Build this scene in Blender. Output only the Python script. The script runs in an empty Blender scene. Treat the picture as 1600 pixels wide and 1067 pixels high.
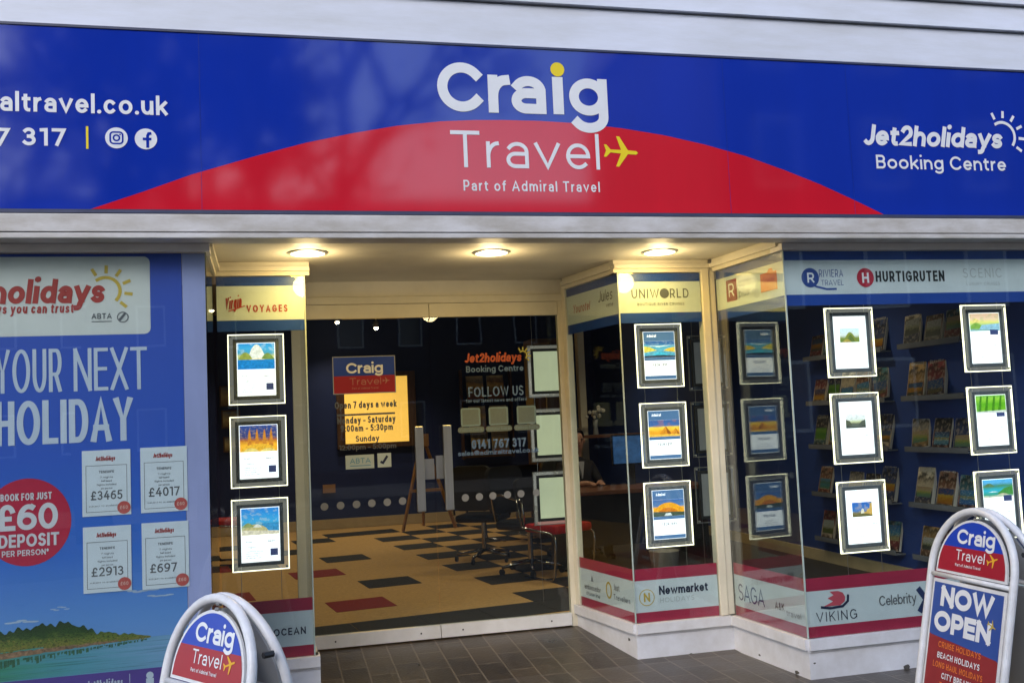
import bpy, bmesh, math, random
from mathutils import Vector, Matrix
random.seed(7)
SC = bpy.context.scene
COL = SC.collection

# ------------------------------------------------------------------ camera, world, sun, exposure
cam = bpy.data.cameras.new('camera'); camo = bpy.data.objects.new('camera', cam); COL.objects.link(camo)
F_ = Vector((0.24127127, 0.96728376, 0.07842384)); R_ = Vector((0.97014829, -0.23836496, -0.04465927)); U_ = Vector((0.02450469, -0.08685775, 0.9959193))
M_ = Matrix((R_, U_, -F_)).transposed().to_4x4(); M_.translation = Vector((0, 0, 1.55))
camo.matrix_world = M_
cam.sensor_width = 36; cam.lens = 36 * 1566.8 / 1600; cam.clip_start = 0.05; cam.clip_end = 2000
SC.camera = camo
W = bpy.data.worlds.new('World'); SC.world = W; W.use_nodes = True
nt = W.node_tree; sky = nt.nodes.new('ShaderNodeTexSky'); sky.sky_type = 'NISHITA'; sky.sun_disc = False
SUN_EL, SUN_ROT = math.radians(34), math.radians(215)
sky.sun_elevation = SUN_EL; sky.sun_rotation = SUN_ROT; sky.dust_density = 1.2; sky.air_density = 1.0
nt.links.new(sky.outputs[0], nt.nodes['Background'].inputs[0]); nt.nodes['Background'].inputs[1].default_value = 0.15
sl = bpy.data.lights.new('sun', 'SUN'); sl.energy = 0.6; sl.angle = math.radians(25); sl.color = (1, .985, .96)
so = bpy.data.objects.new('sun', sl); COL.objects.link(so)
sd = Vector((math.sin(SUN_ROT) * math.cos(SUN_EL), math.cos(SUN_ROT) * math.cos(SUN_EL), math.sin(SUN_EL)))
so.rotation_euler = sd.to_track_quat('Z', 'Y').to_euler(); so.location = (-6, -8, 9)
SC.view_settings.view_transform = 'Standard'; SC.view_settings.look = 'None'; SC.view_settings.gamma = 1
SC.view_settings.exposure = 1.0

# ------------------------------------------------------------------ helpers
def lin(r, g, b):
    f = lambda c: (c / 255 / 12.92) if c <= 10 else ((c / 255 + .055) / 1.055) ** 2.4
    return (f(r), f(g), f(b))
MATS = {}
def mat(name, rgb, rough=.5, metal=0., var=.12, scale=6., bump=0., bscale=60., emis=0., coat=0., dark=None, spec=.5, stretch=(1, 1, 1)):
    if name in MATS: return MATS[name]
    m = bpy.data.materials.new(name); m.use_nodes = True; n = m.node_tree; N = n.nodes; L = n.links
    p = N['Principled BSDF']; p.inputs['Roughness'].default_value = rough; p.inputs['Metallic'].default_value = metal
    p.inputs['Specular IOR Level'].default_value = spec
    tc = N.new('ShaderNodeTexCoord'); mp = N.new('ShaderNodeMapping'); mp.inputs['Scale'].default_value = stretch
    L.new(tc.outputs['Object'], mp.inputs[0])
    nz = N.new('ShaderNodeTexNoise'); nz.inputs['Scale'].default_value = scale; nz.inputs['Detail'].default_value = 6; nz.inputs['Roughness'].default_value = .65
    L.new(mp.outputs[0], nz.inputs['Vector'])
    cr = N.new('ShaderNodeValToRGB'); cr.color_ramp.elements[0].position = .32; cr.color_ramp.elements[1].position = .68
    d = dark or tuple(c * (1 - var * 1.6) for c in rgb)
    cr.color_ramp.elements[0].color = (*d, 1); cr.color_ramp.elements[1].color = (*[min(1, c * (1 + var * .5)) for c in rgb], 1)
    L.new(nz.outputs['Fac'], cr.inputs[0]); L.new(cr.outputs[0], p.inputs['Base Color'])
    rr = N.new('ShaderNodeMapRange'); rr.inputs[3].default_value = max(.02, rough * .8); rr.inputs[4].default_value = min(1, rough * 1.2)
    L.new(nz.outputs['Fac'], rr.inputs[0]); L.new(rr.outputs[0], p.inputs['Roughness'])
    if bump:
        b2 = N.new('ShaderNodeTexNoise'); b2.inputs['Scale'].default_value = bscale; b2.inputs['Detail'].default_value = 4
        L.new(mp.outputs[0], b2.inputs['Vector'])
        bm_ = N.new('ShaderNodeBump'); bm_.inputs['Strength'].default_value = bump; bm_.inputs['Distance'].default_value = .01
        L.new(b2.outputs['Fac'], bm_.inputs['Height']); L.new(bm_.outputs[0], p.inputs['Normal'])
    if coat: p.inputs['Coat Weight'].default_value = coat; p.inputs['Coat Roughness'].default_value = .06
    if emis: L.new(cr.outputs[0], p.inputs['Emission Color']); p.inputs['Emission Strength'].default_value = emis
    MATS[name] = m; return m
def glass(name, tint=(.93, .97, .96), extra=.0, lit=0.):
    m = bpy.data.materials.new(name); m.use_nodes = True; n = m.node_tree; N = n.nodes; L = n.links
    N.remove(N['Principled BSDF']); out = N['Material Output']
    t = N.new('ShaderNodeBsdfTransparent'); t.inputs[0].default_value = (*tint, 1)
    g = N.new('ShaderNodeBsdfGlossy'); g.inputs['Roughness'].default_value = .012
    lw = N.new('ShaderNodeLayerWeight'); lw.inputs[0].default_value = .5
    po = N.new('ShaderNodeMath'); po.operation = 'POWER'; po.inputs[1].default_value = 5
    L.new(lw.outputs['Facing'], po.inputs[0])
    ml = N.new('ShaderNodeMapRange'); ml.inputs[3].default_value = .042 + extra; ml.inputs[4].default_value = 1
    L.new(po.outputs[0], ml.inputs[0])
    tc = N.new('ShaderNodeTexCoord'); nz = N.new('ShaderNodeTexNoise'); nz.inputs['Scale'].default_value = 1.3
    L.new(tc.outputs['Object'], nz.inputs['Vector']); b = N.new('ShaderNodeBump'); b.inputs['Strength'].default_value = .03; b.inputs['Distance'].default_value = .02
    L.new(nz.outputs['Fac'], b.inputs['Height']); L.new(b.outputs[0], g.inputs['Normal'])
    mx = N.new('ShaderNodeMixShader'); L.new(ml.outputs[0], mx.inputs[0]); L.new(t.outputs[0], mx.inputs[1]); L.new(g.outputs[0], mx.inputs[2])
    res = mx.outputs[0]
    if lit:   # edge-lit acrylic scatters a little of its lamp's light
        e = N.new('ShaderNodeEmission'); e.inputs[0].default_value = (1, .95, .8, 1); e.inputs[1].default_value = lit
        ad = N.new('ShaderNodeAddShader'); L.new(res, ad.inputs[0]); L.new(e.outputs[0], ad.inputs[1]); res = ad.outputs[0]
    L.new(res, out.inputs[0]); MATS[name] = m; return m
def pic(name, stops, noise=.12, scale=5., emis=0., rough=.35, axis='Z', speck=None, stretch=(1, 1, 1)):
    """printed picture: colour bands up the sheet, broken by noise, with specks of a second colour"""
    if name in MATS: return MATS[name]
    m = bpy.data.materials.new(name); m.use_nodes = True; n = m.node_tree; N = n.nodes; L = n.links; p = N['Principled BSDF']
    p.inputs['Roughness'].default_value = rough
    tc = N.new('ShaderNodeTexCoord'); sp = N.new('ShaderNodeSeparateXYZ'); L.new(tc.outputs['Generated'], sp.inputs[0])
    mp = N.new('ShaderNodeMapping'); mp.inputs['Scale'].default_value = stretch; L.new(tc.outputs['Generated'], mp.inputs[0])
    nz = N.new('ShaderNodeTexNoise'); nz.inputs['Scale'].default_value = scale; nz.inputs['Detail'].default_value = 7
    L.new(mp.outputs[0], nz.inputs['Vector'])
    a = N.new('ShaderNodeMath'); a.operation = 'MULTIPLY_ADD'; a.inputs[1].default_value = noise * 2; L.new(nz.outputs['Fac'], a.inputs[0])
    s = N.new('ShaderNodeMath'); s.operation = 'SUBTRACT'; s.inputs[1].default_value = noise; L.new(sp.outputs[axis], s.inputs[0]); L.new(s.outputs[0], a.inputs[2])
    cr = N.new('ShaderNodeValToRGB'); e = cr.color_ramp.elements
    while len(e) > 1: e.remove(e[0])
    e[0].position = stops[0][0]; e[0].color = (*lin(*stops[0][1]), 1)
    for q, c in stops[1:]:
        k = e.new(q); k.color = (*lin(*c), 1)
    L.new(a.outputs[0], cr.inputs[0]); last = cr.outputs[0]
    if speck:
        c, amt, sc = speck
        n2 = N.new('ShaderNodeTexNoise'); n2.inputs['Scale'].default_value = sc; n2.inputs['Detail'].default_value = 5; L.new(mp.outputs[0], n2.inputs['Vector'])
        r2 = N.new('ShaderNodeMapRange'); r2.inputs[1].default_value = .52; r2.inputs[2].default_value = .62; r2.inputs[4].default_value = amt; L.new(n2.outputs['Fac'], r2.inputs[0])
        mx = N.new('ShaderNodeMix'); mx.data_type = 'RGBA'; L.new(r2.outputs[0], mx.inputs[0]); L.new(last, mx.inputs[6]); mx.inputs[7].default_value = (*lin(*c), 1); last = mx.outputs[2]
    L.new(last, p.inputs['Base Color'])
    if emis: L.new(last, p.inputs['Emission Color']); p.inputs['Emission Strength'].default_value = emis
    MATS[name] = m; return m

ORG = {}
def mesh_from(name, bm, m, org, smooth=False):
    for v in bm.verts: v.co -= org
    me = bpy.data.meshes.new(name)
    bmesh.ops.recalc_face_normals(bm, faces=bm.faces) if not bm.loops.layers.uv else None
    bm.to_mesh(me); bm.free()
    for k in (m if isinstance(m, (list, tuple)) else [m]): me.materials.append(k)
    if smooth:
        for p in me.polygons: p.use_smooth = True
    return me
def obj(name, bm, m, parent=None, smooth=False, label=None):
    if parent is not None: org = ORG[parent]
    else:
        xs = [v.co for v in bm.verts]
        org = Vector(((min(v.x for v in xs) + max(v.x for v in xs)) / 2, (min(v.y for v in xs) + max(v.y for v in xs)) / 2, min(v.z for v in xs)))
    me = mesh_from(name, bm, m, org, smooth)
    o = bpy.data.objects.new(name, me); COL.objects.link(o)
    if parent is None: o.location = org
    else: o.parent = parent
    ORG[o] = org
    if label: o['label'] = label
    return o
def tag(o, label, cat, group=None):
    o['label'] = label; o['category'] = cat
    if group: o['group'] = group
    return o
def thing(name, label, cat, loc, group=None, rotz=0, local=False):
    o = bpy.data.objects.new(name, None); COL.objects.link(o); o.location = loc; o.rotation_euler = (0, 0, rotz); o.empty_display_size = .1
    ORG[o] = Vector((0, 0, 0)) if local else Vector(loc)
    return tag(o, label, cat, group)
def struct(name, bm, m):
    o = obj(name, bm, m); o['kind'] = 'structure'; return o
def copy_tree(src, loc, rotz=None, label=None):
    c = src.copy(); COL.objects.link(c); c.location = loc
    if rotz is not None: c.rotation_euler = (0, 0, rotz)
    if label: c['label'] = label
    def rec(a, b):
        for ch in list(a.children):
            d = ch.copy(); COL.objects.link(d); d.parent = b; ORG[d] = ORG.get(ch, Vector()); rec(ch, d)
    rec(src, c); return c
NB = lambda: bmesh.new()
def box(bm, x0, x1, y0, y1, z0, z1, bev=0.):
    r = bmesh.ops.create_cube(bm, size=1); vs = r['verts']
    for v in vs: v.co = Vector(((x0 + x1) / 2 + v.co.x * (x1 - x0), (y0 + y1) / 2 + v.co.y * (y1 - y0), (z0 + z1) / 2 + v.co.z * (z1 - z0)))
    if bev:
        es = list({e for v in vs for e in v.link_edges})
        bmesh.ops.bevel(bm, geom=es, offset=bev, segments=2, profile=.6, affect='EDGES')
    return vs
def bx(*a, **k):
    bm = NB(); box(bm, *a, **k); return bm
class Fr:
    """a plane in the world: u to the viewer's right, v up, n towards the viewer"""
    def __init__(s, o, u, v=(0, 0, 1), n=None):
        s.o = Vector(o); s.u = Vector(u).normalized(); s.v = Vector(v).normalized(); s.n = Vector(n).normalized() if n else s.u.cross(s.v)
    def p(s, a, b, d=0): return s.o + s.u * a + s.v * b + s.n * d
def front(Y): return Fr((0, Y, 0), (1, 0, 0))
def poly(bm, fr, pts, d=0.):
    f = bm.faces.new([bm.verts.new(fr.p(a, b, d)) for a, b in pts]); return f
def slab(bm, fr, pts, d0, d1):
    """closed plate with outline pts between depths d0 and d1"""
    A = [bm.verts.new(fr.p(a, b, d0)) for a, b in pts]; B = [bm.verts.new(fr.p(a, b, d1)) for a, b in pts]
    bm.faces.new(A[::-1]); bm.faces.new(B); n = len(pts)
    for i in range(n): bm.faces.new([A[i], A[(i + 1) % n], B[(i + 1) % n], B[i]])
def rect(a0, b0, a1, b1): return [(a0, b0), (a1, b0), (a1, b1), (a0, b1)]
def circ(cx, cy, r, ry=None, n=28): return [(cx + r * math.cos(2 * math.pi * i / n), cy + (ry or r) * math.sin(2 * math.pi * i / n)) for i in range(n)]
def rrect(a0, b0, a1, b1, r, n=5):
    o = []
    for cx, cy, s in ((a1 - r, b0 + r, -90), (a1 - r, b1 - r, 0), (a0 + r, b1 - r, 90), (a0 + r, b0 + r, 180)):
        for k in range(n + 1):
            t = math.radians(s + 90 * k / n); o.append((cx + r * math.cos(t), cy + r * math.sin(t)))
    return o
def tube(bm, pts, r, seg=8, closed=False):
    pts = [Vector(p) for p in pts]; n = len(pts); rings = []
    up = Vector((0, 0, 1)); prev = None
    for i, p in enumerate(pts):
        if closed: t = pts[(i + 1) % n] - pts[i - 1]
        else: t = pts[min(i + 1, n - 1)] - pts[max(i - 1, 0)]
        t.normalize()
        if prev is None:
            a = t.cross(up)
            if a.length < .05: a = t.cross(Vector((1, 0, 0)))
        else: a = prev - t * prev.dot(t)
        a.normalize(); prev = a; b = t.cross(a)
        rr = r[i] if isinstance(r, (list, tuple)) else r
        rings.append([bm.verts.new(p + (a * math.cos(2 * math.pi * k / seg) + b * math.sin(2 * math.pi * k / seg)) * rr) for k in range(seg)])
    for i in range(n if closed else n - 1):
        A = rings[i]; B = rings[(i + 1) % n]
        for k in range(seg): bm.faces.new([A[k], A[(k + 1) % seg], B[(k + 1) % seg], B[k]])
    if not closed: bm.faces.new(rings[0][::-1]); bm.faces.new(rings[-1])
def lathe(bm, cx, cy, prof, seg=20):
    rings = [[bm.verts.new((cx + r * math.cos(2 * math.pi * k / seg), cy + r * math.sin(2 * math.pi * k / seg), z)) for k in range(seg)] for r, z in prof]
    for A, B in zip(rings, rings[1:]):
        for k in range(seg): bm.faces.new([A[k], A[(k + 1) % seg], B[(k + 1) % seg], B[k]])
    bm.faces.new(rings[0][::-1]); bm.faces.new(rings[-1])

# ------------------------------------------------------------------ stroke lettering
def A(cx, cy, rx, ry, a0, a1): return ('a', cx, cy, rx, ry, a0, a1)
GL = {  # base width, kind (x = lower case, C = capital or digit), strokes
 'a': (.42, 'x', [[(1, 0), (1, .64), A(.5, .64, .5, .36, 0, 148)], [(1, .56), (.4, .56), A(.4, .28, .4, .28, 90, 270), (1, .0)]]),
 'b': (.5, 'x', [[(0, 2), (0, 0)], [A(.5, .5, .5, .5, 0, 360)]]), 'c': (.46, 'x', [[A(.5, .5, .5, .5, 45, 315)]]),
 'd': (.5, 'x', [[(1, 2), (1, 0)], [A(.5, .5, .5, .5, 0, 360)]]), 'e': (.47, 'x', [[(0, .5), (1, .5)], [A(.5, .5, .5, .5, 0, 312)]]),
 'f': (.24, 'x', [[(1, 2), A(.9, 1.35, .5, .65, 90, 180), (.4, 0)], [(0, 1), (.95, 1)]]),
 'g': (.5, 'x', [[A(.5, .5, .5, .5, 0, 360)], [(1, 1), (1, -.2), A(.5, -.35, .5, .65, 0, -145)]]),
 'h': (.45, 'x', [[(0, 2), (0, 0)], [(0, .5), A(.5, .5, .5, .5, 180, 0), (1, 0)]]), 'i': (0, 'x', [[(0, 1), (0, 0)], ['d']]),
 'j': (.15, 'x', [[(1, 1), (1, -.6), A(.3, -.6, .7, .4, 0, -90)], ['d', 1]]), 'k': (.42, 'x', [[(0, 2), (0, 0)], [(.95, 1), (.05, .35)], [(.38, .58), (1, 0)]]),
 'l': (0, 'x', [[(0, 2), (0, 0)]]), 'm': (.8, 'x', [[(0, 1), (0, 0)], [(0, .55), A(.25, .55, .25, .45, 180, 0), (.5, 0)], [(.5, .55), A(.75, .55, .25, .45, 180, 0), (1, 0)]]),
 'n': (.45, 'x', [[(0, 1), (0, 0)], [(0, .5), A(.5, .5, .5, .5, 180, 0), (1, 0)]]), 'o': (.52, 'x', [[A(.5, .5, .5, .5, 0, 360)]]),
 'p': (.5, 'x', [[(0, 1), (0, -1)], [A(.5, .5, .5, .5, 0, 360)]]), 'q': (.5, 'x', [[(1, 1), (1, -1)], [A(.5, .5, .5, .5, 0, 360)]]),
 'r': (.22, 'x', [[(0, 1), (0, 0)], [(0, .4), A(.95, .4, .95, .6, 180, 92)]]),
 's': (.38, 'x', [[A(.5, .745, .46, .255, 32, 270), A(.5, .245, .5, .245, 90, -148)]]),
 't': (.26, 'x', [[(.35, 1.55), (.35, .35), A(.85, .35, .5, .35, 180, 275)], [(0, 1), (.95, 1)]]),
 'u': (.45, 'x', [[(0, 1), (0, .5), A(.5, .5, .5, .5, 180, 360), (1, 1)], [(1, .5), (1, 0)]]), 'v': (.5, 'x', [[(0, 1), (.5, 0), (1, 1)]]),
 'w': (.8, 'x', [[(0, 1), (.25, 0), (.5, 1), (.75, 0), (1, 1)]]), 'x': (.46, 'x', [[(0, 1), (1, 0)], [(1, 1), (0, 0)]]),
 'y': (.5, 'x', [[(0, 1), (.52, 0)], [(1, 1), (.42, -.45), A(.15, -.45, .27, .55, 0, -95)]]), 'z': (.4, 'x', [[(0, 1), (1, 1), (0, 0), (1, 0)]]),
 'A': (.7, 'C', [[(0, 0), (.5, 1), (1, 0)], [(.17, .3), (.83, .3)]]), 'B': (.5, 'C', [[(0, 0), (0, 1)], [(0, 1), (.6, 1), A(.6, .76, .34, .24, 90, -90), (0, .52)], [(.6, .52), A(.62, .26, .38, .26, 90, -90), (0, 0)]]),
 'C': (.68, 'C', [[A(.54, .5, .54, .5, 42, 318)]]), 'D': (.62, 'C', [[(0, 0), (0, 1)], [(0, 1), (.45, 1), A(.45, .5, .55, .5, 90, -90), (0, 0)]]),
 'E': (.44, 'C', [[(0, 0), (0, 1)], [(0, 1), (1, 1)], [(0, .51), (.9, .51)], [(0, 0), (1, 0)]]), 'F': (.44, 'C', [[(0, 0), (0, 1)], [(0, 1), (1, 1)], [(0, .48), (.9, .48)]]),
 'G': (.7, 'C', [[A(.5, .5, .5, .5, 45, 330)], [(.98, .18), (.98, .48), (.6, .48)]]), 'H': (.58, 'C', [[(0, 0), (0, 1)], [(1, 0), (1, 1)], [(0, .5), (1, .5)]]),
 'I': (0, 'C', [[(0, 0), (0, 1)]]), 'J': (.35, 'C', [[(1, 1), (1, .32), A(.45, .32, .55, .32, 0, -130)]]), 'K': (.55, 'C', [[(0, 0), (0, 1)], [(.95, 1), (.03, .4)], [(.36, .6), (1, 0)]]),
 'L': (.44, 'C', [[(0, 1), (0, 0)], [(0, 0), (1, 0)]]), 'M': (.75, 'C', [[(0, 0), (0, 1)], [(0, 1), (.5, .25), (1, 1)], [(1, 1), (1, 0)]]), 'N': (.6, 'C', [[(0, 0), (0, 1)], [(0, 1), (1, 0)], [(1, 0), (1, 1)]]),
 'O': (.78, 'C', [[A(.5, .5, .5, .5, 0, 360)]]), 'P': (.5, 'C', [[(0, 0), (0, 1)], [(0, 1), (.6, 1), A(.6, .7, .4, .3, 90, -90), (0, .4)]]),
 'Q': (.78, 'C', [[A(.5, .5, .5, .5, 0, 360)], [(.65, .25), (1, -.05)]]), 'R': (.52, 'C', [[(0, 0), (0, 1)], [(0, 1), (.6, 1), A(.6, .7, .4, .3, 90, -90), (0, .4)], [(.55, .4), (1, 0)]]),
 'S': (.5, 'C', [[A(.5, .755, .46, .245, 35, 270), A(.5, .255, .5, .255, 90, -148)]]), 'T': (.56, 'C', [[(0, 1), (1, 1)], [(.5, 1), (.5, 0)]]),
 'U': (.57, 'C', [[(0, 1), (0, .4), A(.5, .4, .5, .4, 180, 360), (1, 1)]]), 'V': (.68, 'C', [[(0, 1), (.5, 0), (1, 1)]]), 'W': (1.0, 'C', [[(0, 1), (.26, 0), (.5, .95), (.74, 0), (1, 1)]]),
 'X': (.6, 'C', [[(0, 1), (1, 0)], [(1, 1), (0, 0)]]), 'Y': (.62, 'C', [[(0, 1), (.5, .45), (1, 1)], [(.5, .45), (.5, 0)]]), 'Z': (.55, 'C', [[(0, 1), (1, 1), (0, 0), (1, 0)]]),
 '0': (.48, 'C', [[A(.5, .5, .5, .5, 0, 360)]]), '1': (.2, 'C', [[(0, .98), (1, 1), (1, 0)]]), '2': (.45, 'C', [[A(.5, .68, .48, .32, 155, -30), (0, 0), (1, 0)]]),
 '3': (.44, 'C', [[A(.47, .76, .45, .24, 145, -90)], [A(.47, .26, .53, .26, 90, -145)]]), '4': (.52, 'C', [[(.62, 1), (0, .3), (1, .3)], [(.75, .6), (.75, 0)]]),
 '5': (.45, 'C', [[(.92, 1), (.15, 1), (.08, .56), A(.48, .3, .5, .32, 120, -145)]]), '6': (.48, 'C', [[A(.5, .3, .5, .3, 0, 360)], [(.88, .96), A(.62, .35, .62, .63, 68, 180)]]),
 '7': (.47, 'C', [[(0, 1), (1, 1), (.35, 0)]]), '8': (.47, 'C', [[A(.5, .76, .43, .24, 0, 360)], [A(.5, .26, .5, .26, 0, 360)]]), '9': (.48, 'C', [[A(.5, .7, .5, .3, 0, 360)], [(.12, .04), A(.38, .65, .62, .63, -68, 0)]]),
 '£': (.48, 'C', [[A(.62, .72, .36, .28, 20, 180), (.26, 0)], [(0, 0), (1, 0)], [(0, .45), (.75, .45)]]), '.': (0, 'x', [['d0']]), ',': (0, 'x', [['d0']]), ':': (0, 'x', [['d0'], ['d1']]),
 '-': (.3, 'x', [[(0, .5), (1, .5)]]), '*': (.2, 'C', [[(0, .9), (1, .7)], [(0, .7), (1, .9)], [(.5, 1), (.5, .6)]]), '@': (.8, 'C', [[A(.5, .5, .5, .5, -60, 270)], [A(.5, .5, .22, .22, 0, 360)]]), '&': (.55, 'C', [[(1, 0), (.2, .8), A(.45, .8, .25, .2, 180, -20), (.1, .35), A(.4, .22, .4, .22, 160, 360)]]),
}
EPS = [0]
def ribbon(bm, fr, pts, w, d, closed=False, cap=True):
    n = len(pts)
    if n < 2: return
    P = [Vector(p) for p in pts]
    if not closed and cap:
        a = (P[0] - P[1]).normalized(); b = (P[-1] - P[-2]).normalized(); P[0] = P[0] + a * w / 2; P[-1] = P[-1] + b * w / 2
    Lp, Rp = [], []
    for i in range(n):
        if closed: a, b = P[i] - P[i - 1], P[(i + 1) % n] - P[i]
        else:
            a = P[i] - P[i - 1] if i else P[1] - P[0]; b = P[i + 1] - P[i] if i < n - 1 else P[i] - P[i - 1]
        a.normalize(); b.normalize(); t = a + b
        if t.length < 1e-4: t = a
        t.normalize(); nn = Vector((-t.y, t.x)); c = max(.55, nn.dot(Vector((-a.y, a.x))))
        Lp.append(P[i] + nn * (w / 2 / c)); Rp.append(P[i] - nn * (w / 2 / c))
    LV = [bm.verts.new(fr.p(q.x, q.y, d)) for q in Lp]; RV = [bm.verts.new(fr.p(q.x, q.y, d)) for q in Rp]
    for i in range(n if closed else n - 1):
        j = (i + 1) % n
        try: bm.faces.new([RV[i], RV[j], LV[j], LV[i]])
        except ValueError: pass
def text(bm, fr, s, a0, b0, cap, w, a1=None, hs=None, track=.16, sh=0., rot=0., xh=.72, d=.0015, desc=.3, idot=True, center=None):
    """letters from a0 to a1 along u, baseline at b0; w is the stroke width as a share of the cap height"""
    w *= cap; base = sum(GL[c][0] for c in s if c != ' ') * cap; nch = sum(c != ' ' for c in s); gaps = (len(s) - 1) * track * cap; sp = s.count(' ') * .22 * cap
    fixed = nch * w + gaps
    if hs is None: hs = 1. if a1 is None else max(.25, (a1 - a0 - fixed) / max(1e-6, base + sp))
    if a1 is not None and fixed + hs * (base + sp) > (a1 - a0) * 1.02:
        k = max(.1, (a1 - a0 - nch * w - hs * (base + sp)) / max(1e-6, gaps)); track *= max(.2, k)
    tot = nch * w + (len(s) - 1) * track * cap + hs * (base + sp)
    x = (center - tot / 2) if center is not None else a0
    seg = 7 if cap < .05 else (12 if cap < .12 else 26)
    cr, sr = math.cos(rot), math.sin(rot); X0 = x; dots = []
    for c in s:
        if c == ' ': x += .22 * cap * hs + track * cap; continue
        bw, kind, strokes = GL[c]; gw = bw * cap * hs
        ym = xh * cap
        def Yv(y):
            if kind == 'C': return w / 2 + y * (cap - w)
            if y > 1: return (ym - w / 2) + (y - 1) * (cap - ym)
            if y < 0: return w / 2 + y * (desc * cap)
            return w / 2 + y * (ym - w)
        def T(px, py):
            q = px + py * sh; q -= 0; X = q - X0; return (X0 + X * cr - py * sr, b0 + X * sr + py * cr)
        for st in strokes:
            EPS[0] = (EPS[0] + 1) % 7; dd = d + EPS[0] * .00006
            if st[0] in ('d', 'd0', 'd1'):
                if st[0] == 'd' and not idot: dots.append(T(x + w / 2, cap * .98)); continue
                yy = {'d': cap * .985 - w * .0, 'd0': w * .55, 'd1': ym - w * .55}[st[0]]; xx = x + w / 2 + (gw if len(st) > 1 else 0)
                f = [T(xx + w * .6 * math.cos(k * .785), yy + w * .6 * math.sin(k * .785)) for k in range(8)]
                poly(bm, fr, f, dd); continue
            pts = []; full = False
            for q in st:
                if q[0] == 'a':
                    _, cx, cy, rx, ry, t0, t1 = q; ns = max(3, int(seg * abs(t1 - t0) / 180)); full = abs(t1 - t0) >= 359 and len(st) == 1
                    for k in range(ns if full else ns + 1):
                        t = math.radians(t0 + (t1 - t0) * k / ns); px, py = cx + rx * math.cos(t), cy + ry * math.sin(t)
                        z = T(x + w / 2 + px * gw, Yv(py))
                        if not pts or (Vector(z) - Vector(pts[-1])).length > w * .04: pts.append(z)
                else:
                    z = T(x + w / 2 + q[0] * gw, Yv(q[1]))
                    if not pts or (Vector(z) - Vector(pts[-1])).length > w * .04: pts.append(z)
            ribbon(bm, fr, pts, w, dd, closed=full)
        x += gw + w + track * cap
    return dots
def letters(parent, m, fr, items, name='lettering'):
    bm = NB()
    for it in items: text(bm, fr, *it[0], **it[1])
    return obj(name, bm, m, parent)
def plane_mark(bm, fr, cx, cy, s, rot, d):
    o = [(.5, 0), (.44, .05), (.2, .055), (-.05, .42), (-.14, .42), (.0, .05), (-.3, .04), (-.42, .17), (-.49, .17), (-.43, 0)]
    o = o + [(x, -y) for x, y in o[::-1][1:-1]]
    c, sn = math.cos(rot), math.sin(rot)
    pts = [(cx + s * (x * c - y * sn), cy + s * (x * sn + y * c)) for x, y in o]
    bm.faces.new([bm.verts.new(fr.p(a, b, d)) for a, b in pts])
def ray_sun(bm, fr, cx, cy, r, w, a0, a1, nr, d, rl=.35):
    ribbon(bm, fr, [(cx + r * math.cos(math.radians(a0 + (a1 - a0) * k / 14)), cy + r * math.sin(math.radians(a0 + (a1 - a0) * k / 14))) for k in range(15)], w, d)
    for k in range(nr):
        t = math.radians(a0 - 5 + (a1 - a0 + 5) * k / (nr - 1)); q = [(cx + r * f * math.cos(t), cy + r * f * math.sin(t)) for f in (1.42, 1.42 + rl)]
        ribbon(bm, fr, q, w, d + .00008)

# ------------------------------------------------------------------ materials
white_paint = mat('white_gloss_paint', (.74, .74, .75), rough=.35, var=.06, scale=4, bump=.06, bscale=25, dark=(.62, .61, .60))
riser_paint = mat('riser_paint', (.76, .77, .82), rough=.4, var=.1, scale=3.2, bump=.08, bscale=18, dark=(.60, .59, .60))
board_paint = mat('weathered_board_paint', (.655, .69, .80), rough=.55, var=.07, scale=2.4, bump=.1, bscale=14, dark=(.56, .58, .63), stretch=(.5, 1, 2.5))
beam_paint = mat('grimy_beam_paint', (.64, .63, .64), rough=.5, var=.1, scale=3.4, bump=.08, bscale=14, dark=(.44, .41, .37), stretch=(1, 1, 3))
soffit_paint = mat('cream_soffit_paint', (.76, .71, .60), rough=.55, var=.1, scale=2, bump=.05)
cream_paint = mat('cream_frame_paint', (.70, .65, .52), rough=.42, var=.06, scale=4)
dark_gap = mat('shadow_gap', (.03, .03, .035), rough=.9, var=.3)
sign_blue = mat('sign_blue_vinyl', (.006, .032, .38), rough=.07, var=.08, scale=1.6, spec=.8, bump=.02, bscale=5, stretch=(1, 1, .2))
sign_red = mat('sign_red_vinyl', (.62, .010, .028), rough=.07, var=.06, scale=1.6, spec=.8, bump=.02, bscale=5, stretch=(1, 1, .2))
sign_white = mat('sign_white_vinyl', (.78, .80, .84), rough=.3, var=.03)
sign_yellow = mat('sign_yellow_vinyl', (.86, .66, .015), rough=.3, var=.04)
sign_edge = mat('sign_edge_metal', (.05, .06, .12), rough=.4, var=.15)
band_blue = mat('band_blue_vinyl', (.020, .068, .36), rough=.35, var=.06)
band_white = mat('band_white_vinyl', (.68, .72, .76), rough=.4, var=.04)
band_red = mat('band_red_vinyl', (.42, .025, .07), rough=.4, var=.06)
ink_navy = mat('ink_navy', (.012, .02, .06), rough=.5, var=.05)
ink_grey = mat('ink_grey', (.12, .12, .14), rough=.5, var=.05)
ink_pale = mat('ink_pale_grey', (.40, .42, .44), rough=.5, var=.05)
ink_red = mat('ink_red', (.42, .04, .035), rough=.5, var=.05)
ink_orange = mat('ink_orange', (.80, .20, .04), rough=.5, var=.05)
ink_gold = mat('ink_gold', (.62, .42, .06), rough=.5, var=.05)
pane_m = glass('window_glass'); door_glass = glass('door_glass', (.90, .94, .93)); acrylic = glass('clear_acrylic', (.96, .97, .97), lit=.045)
alu = mat('brushed_aluminium', (.52, .53, .52), rough=.34, metal=.85, var=.06, scale=20, stretch=(1, 1, .1))
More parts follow.
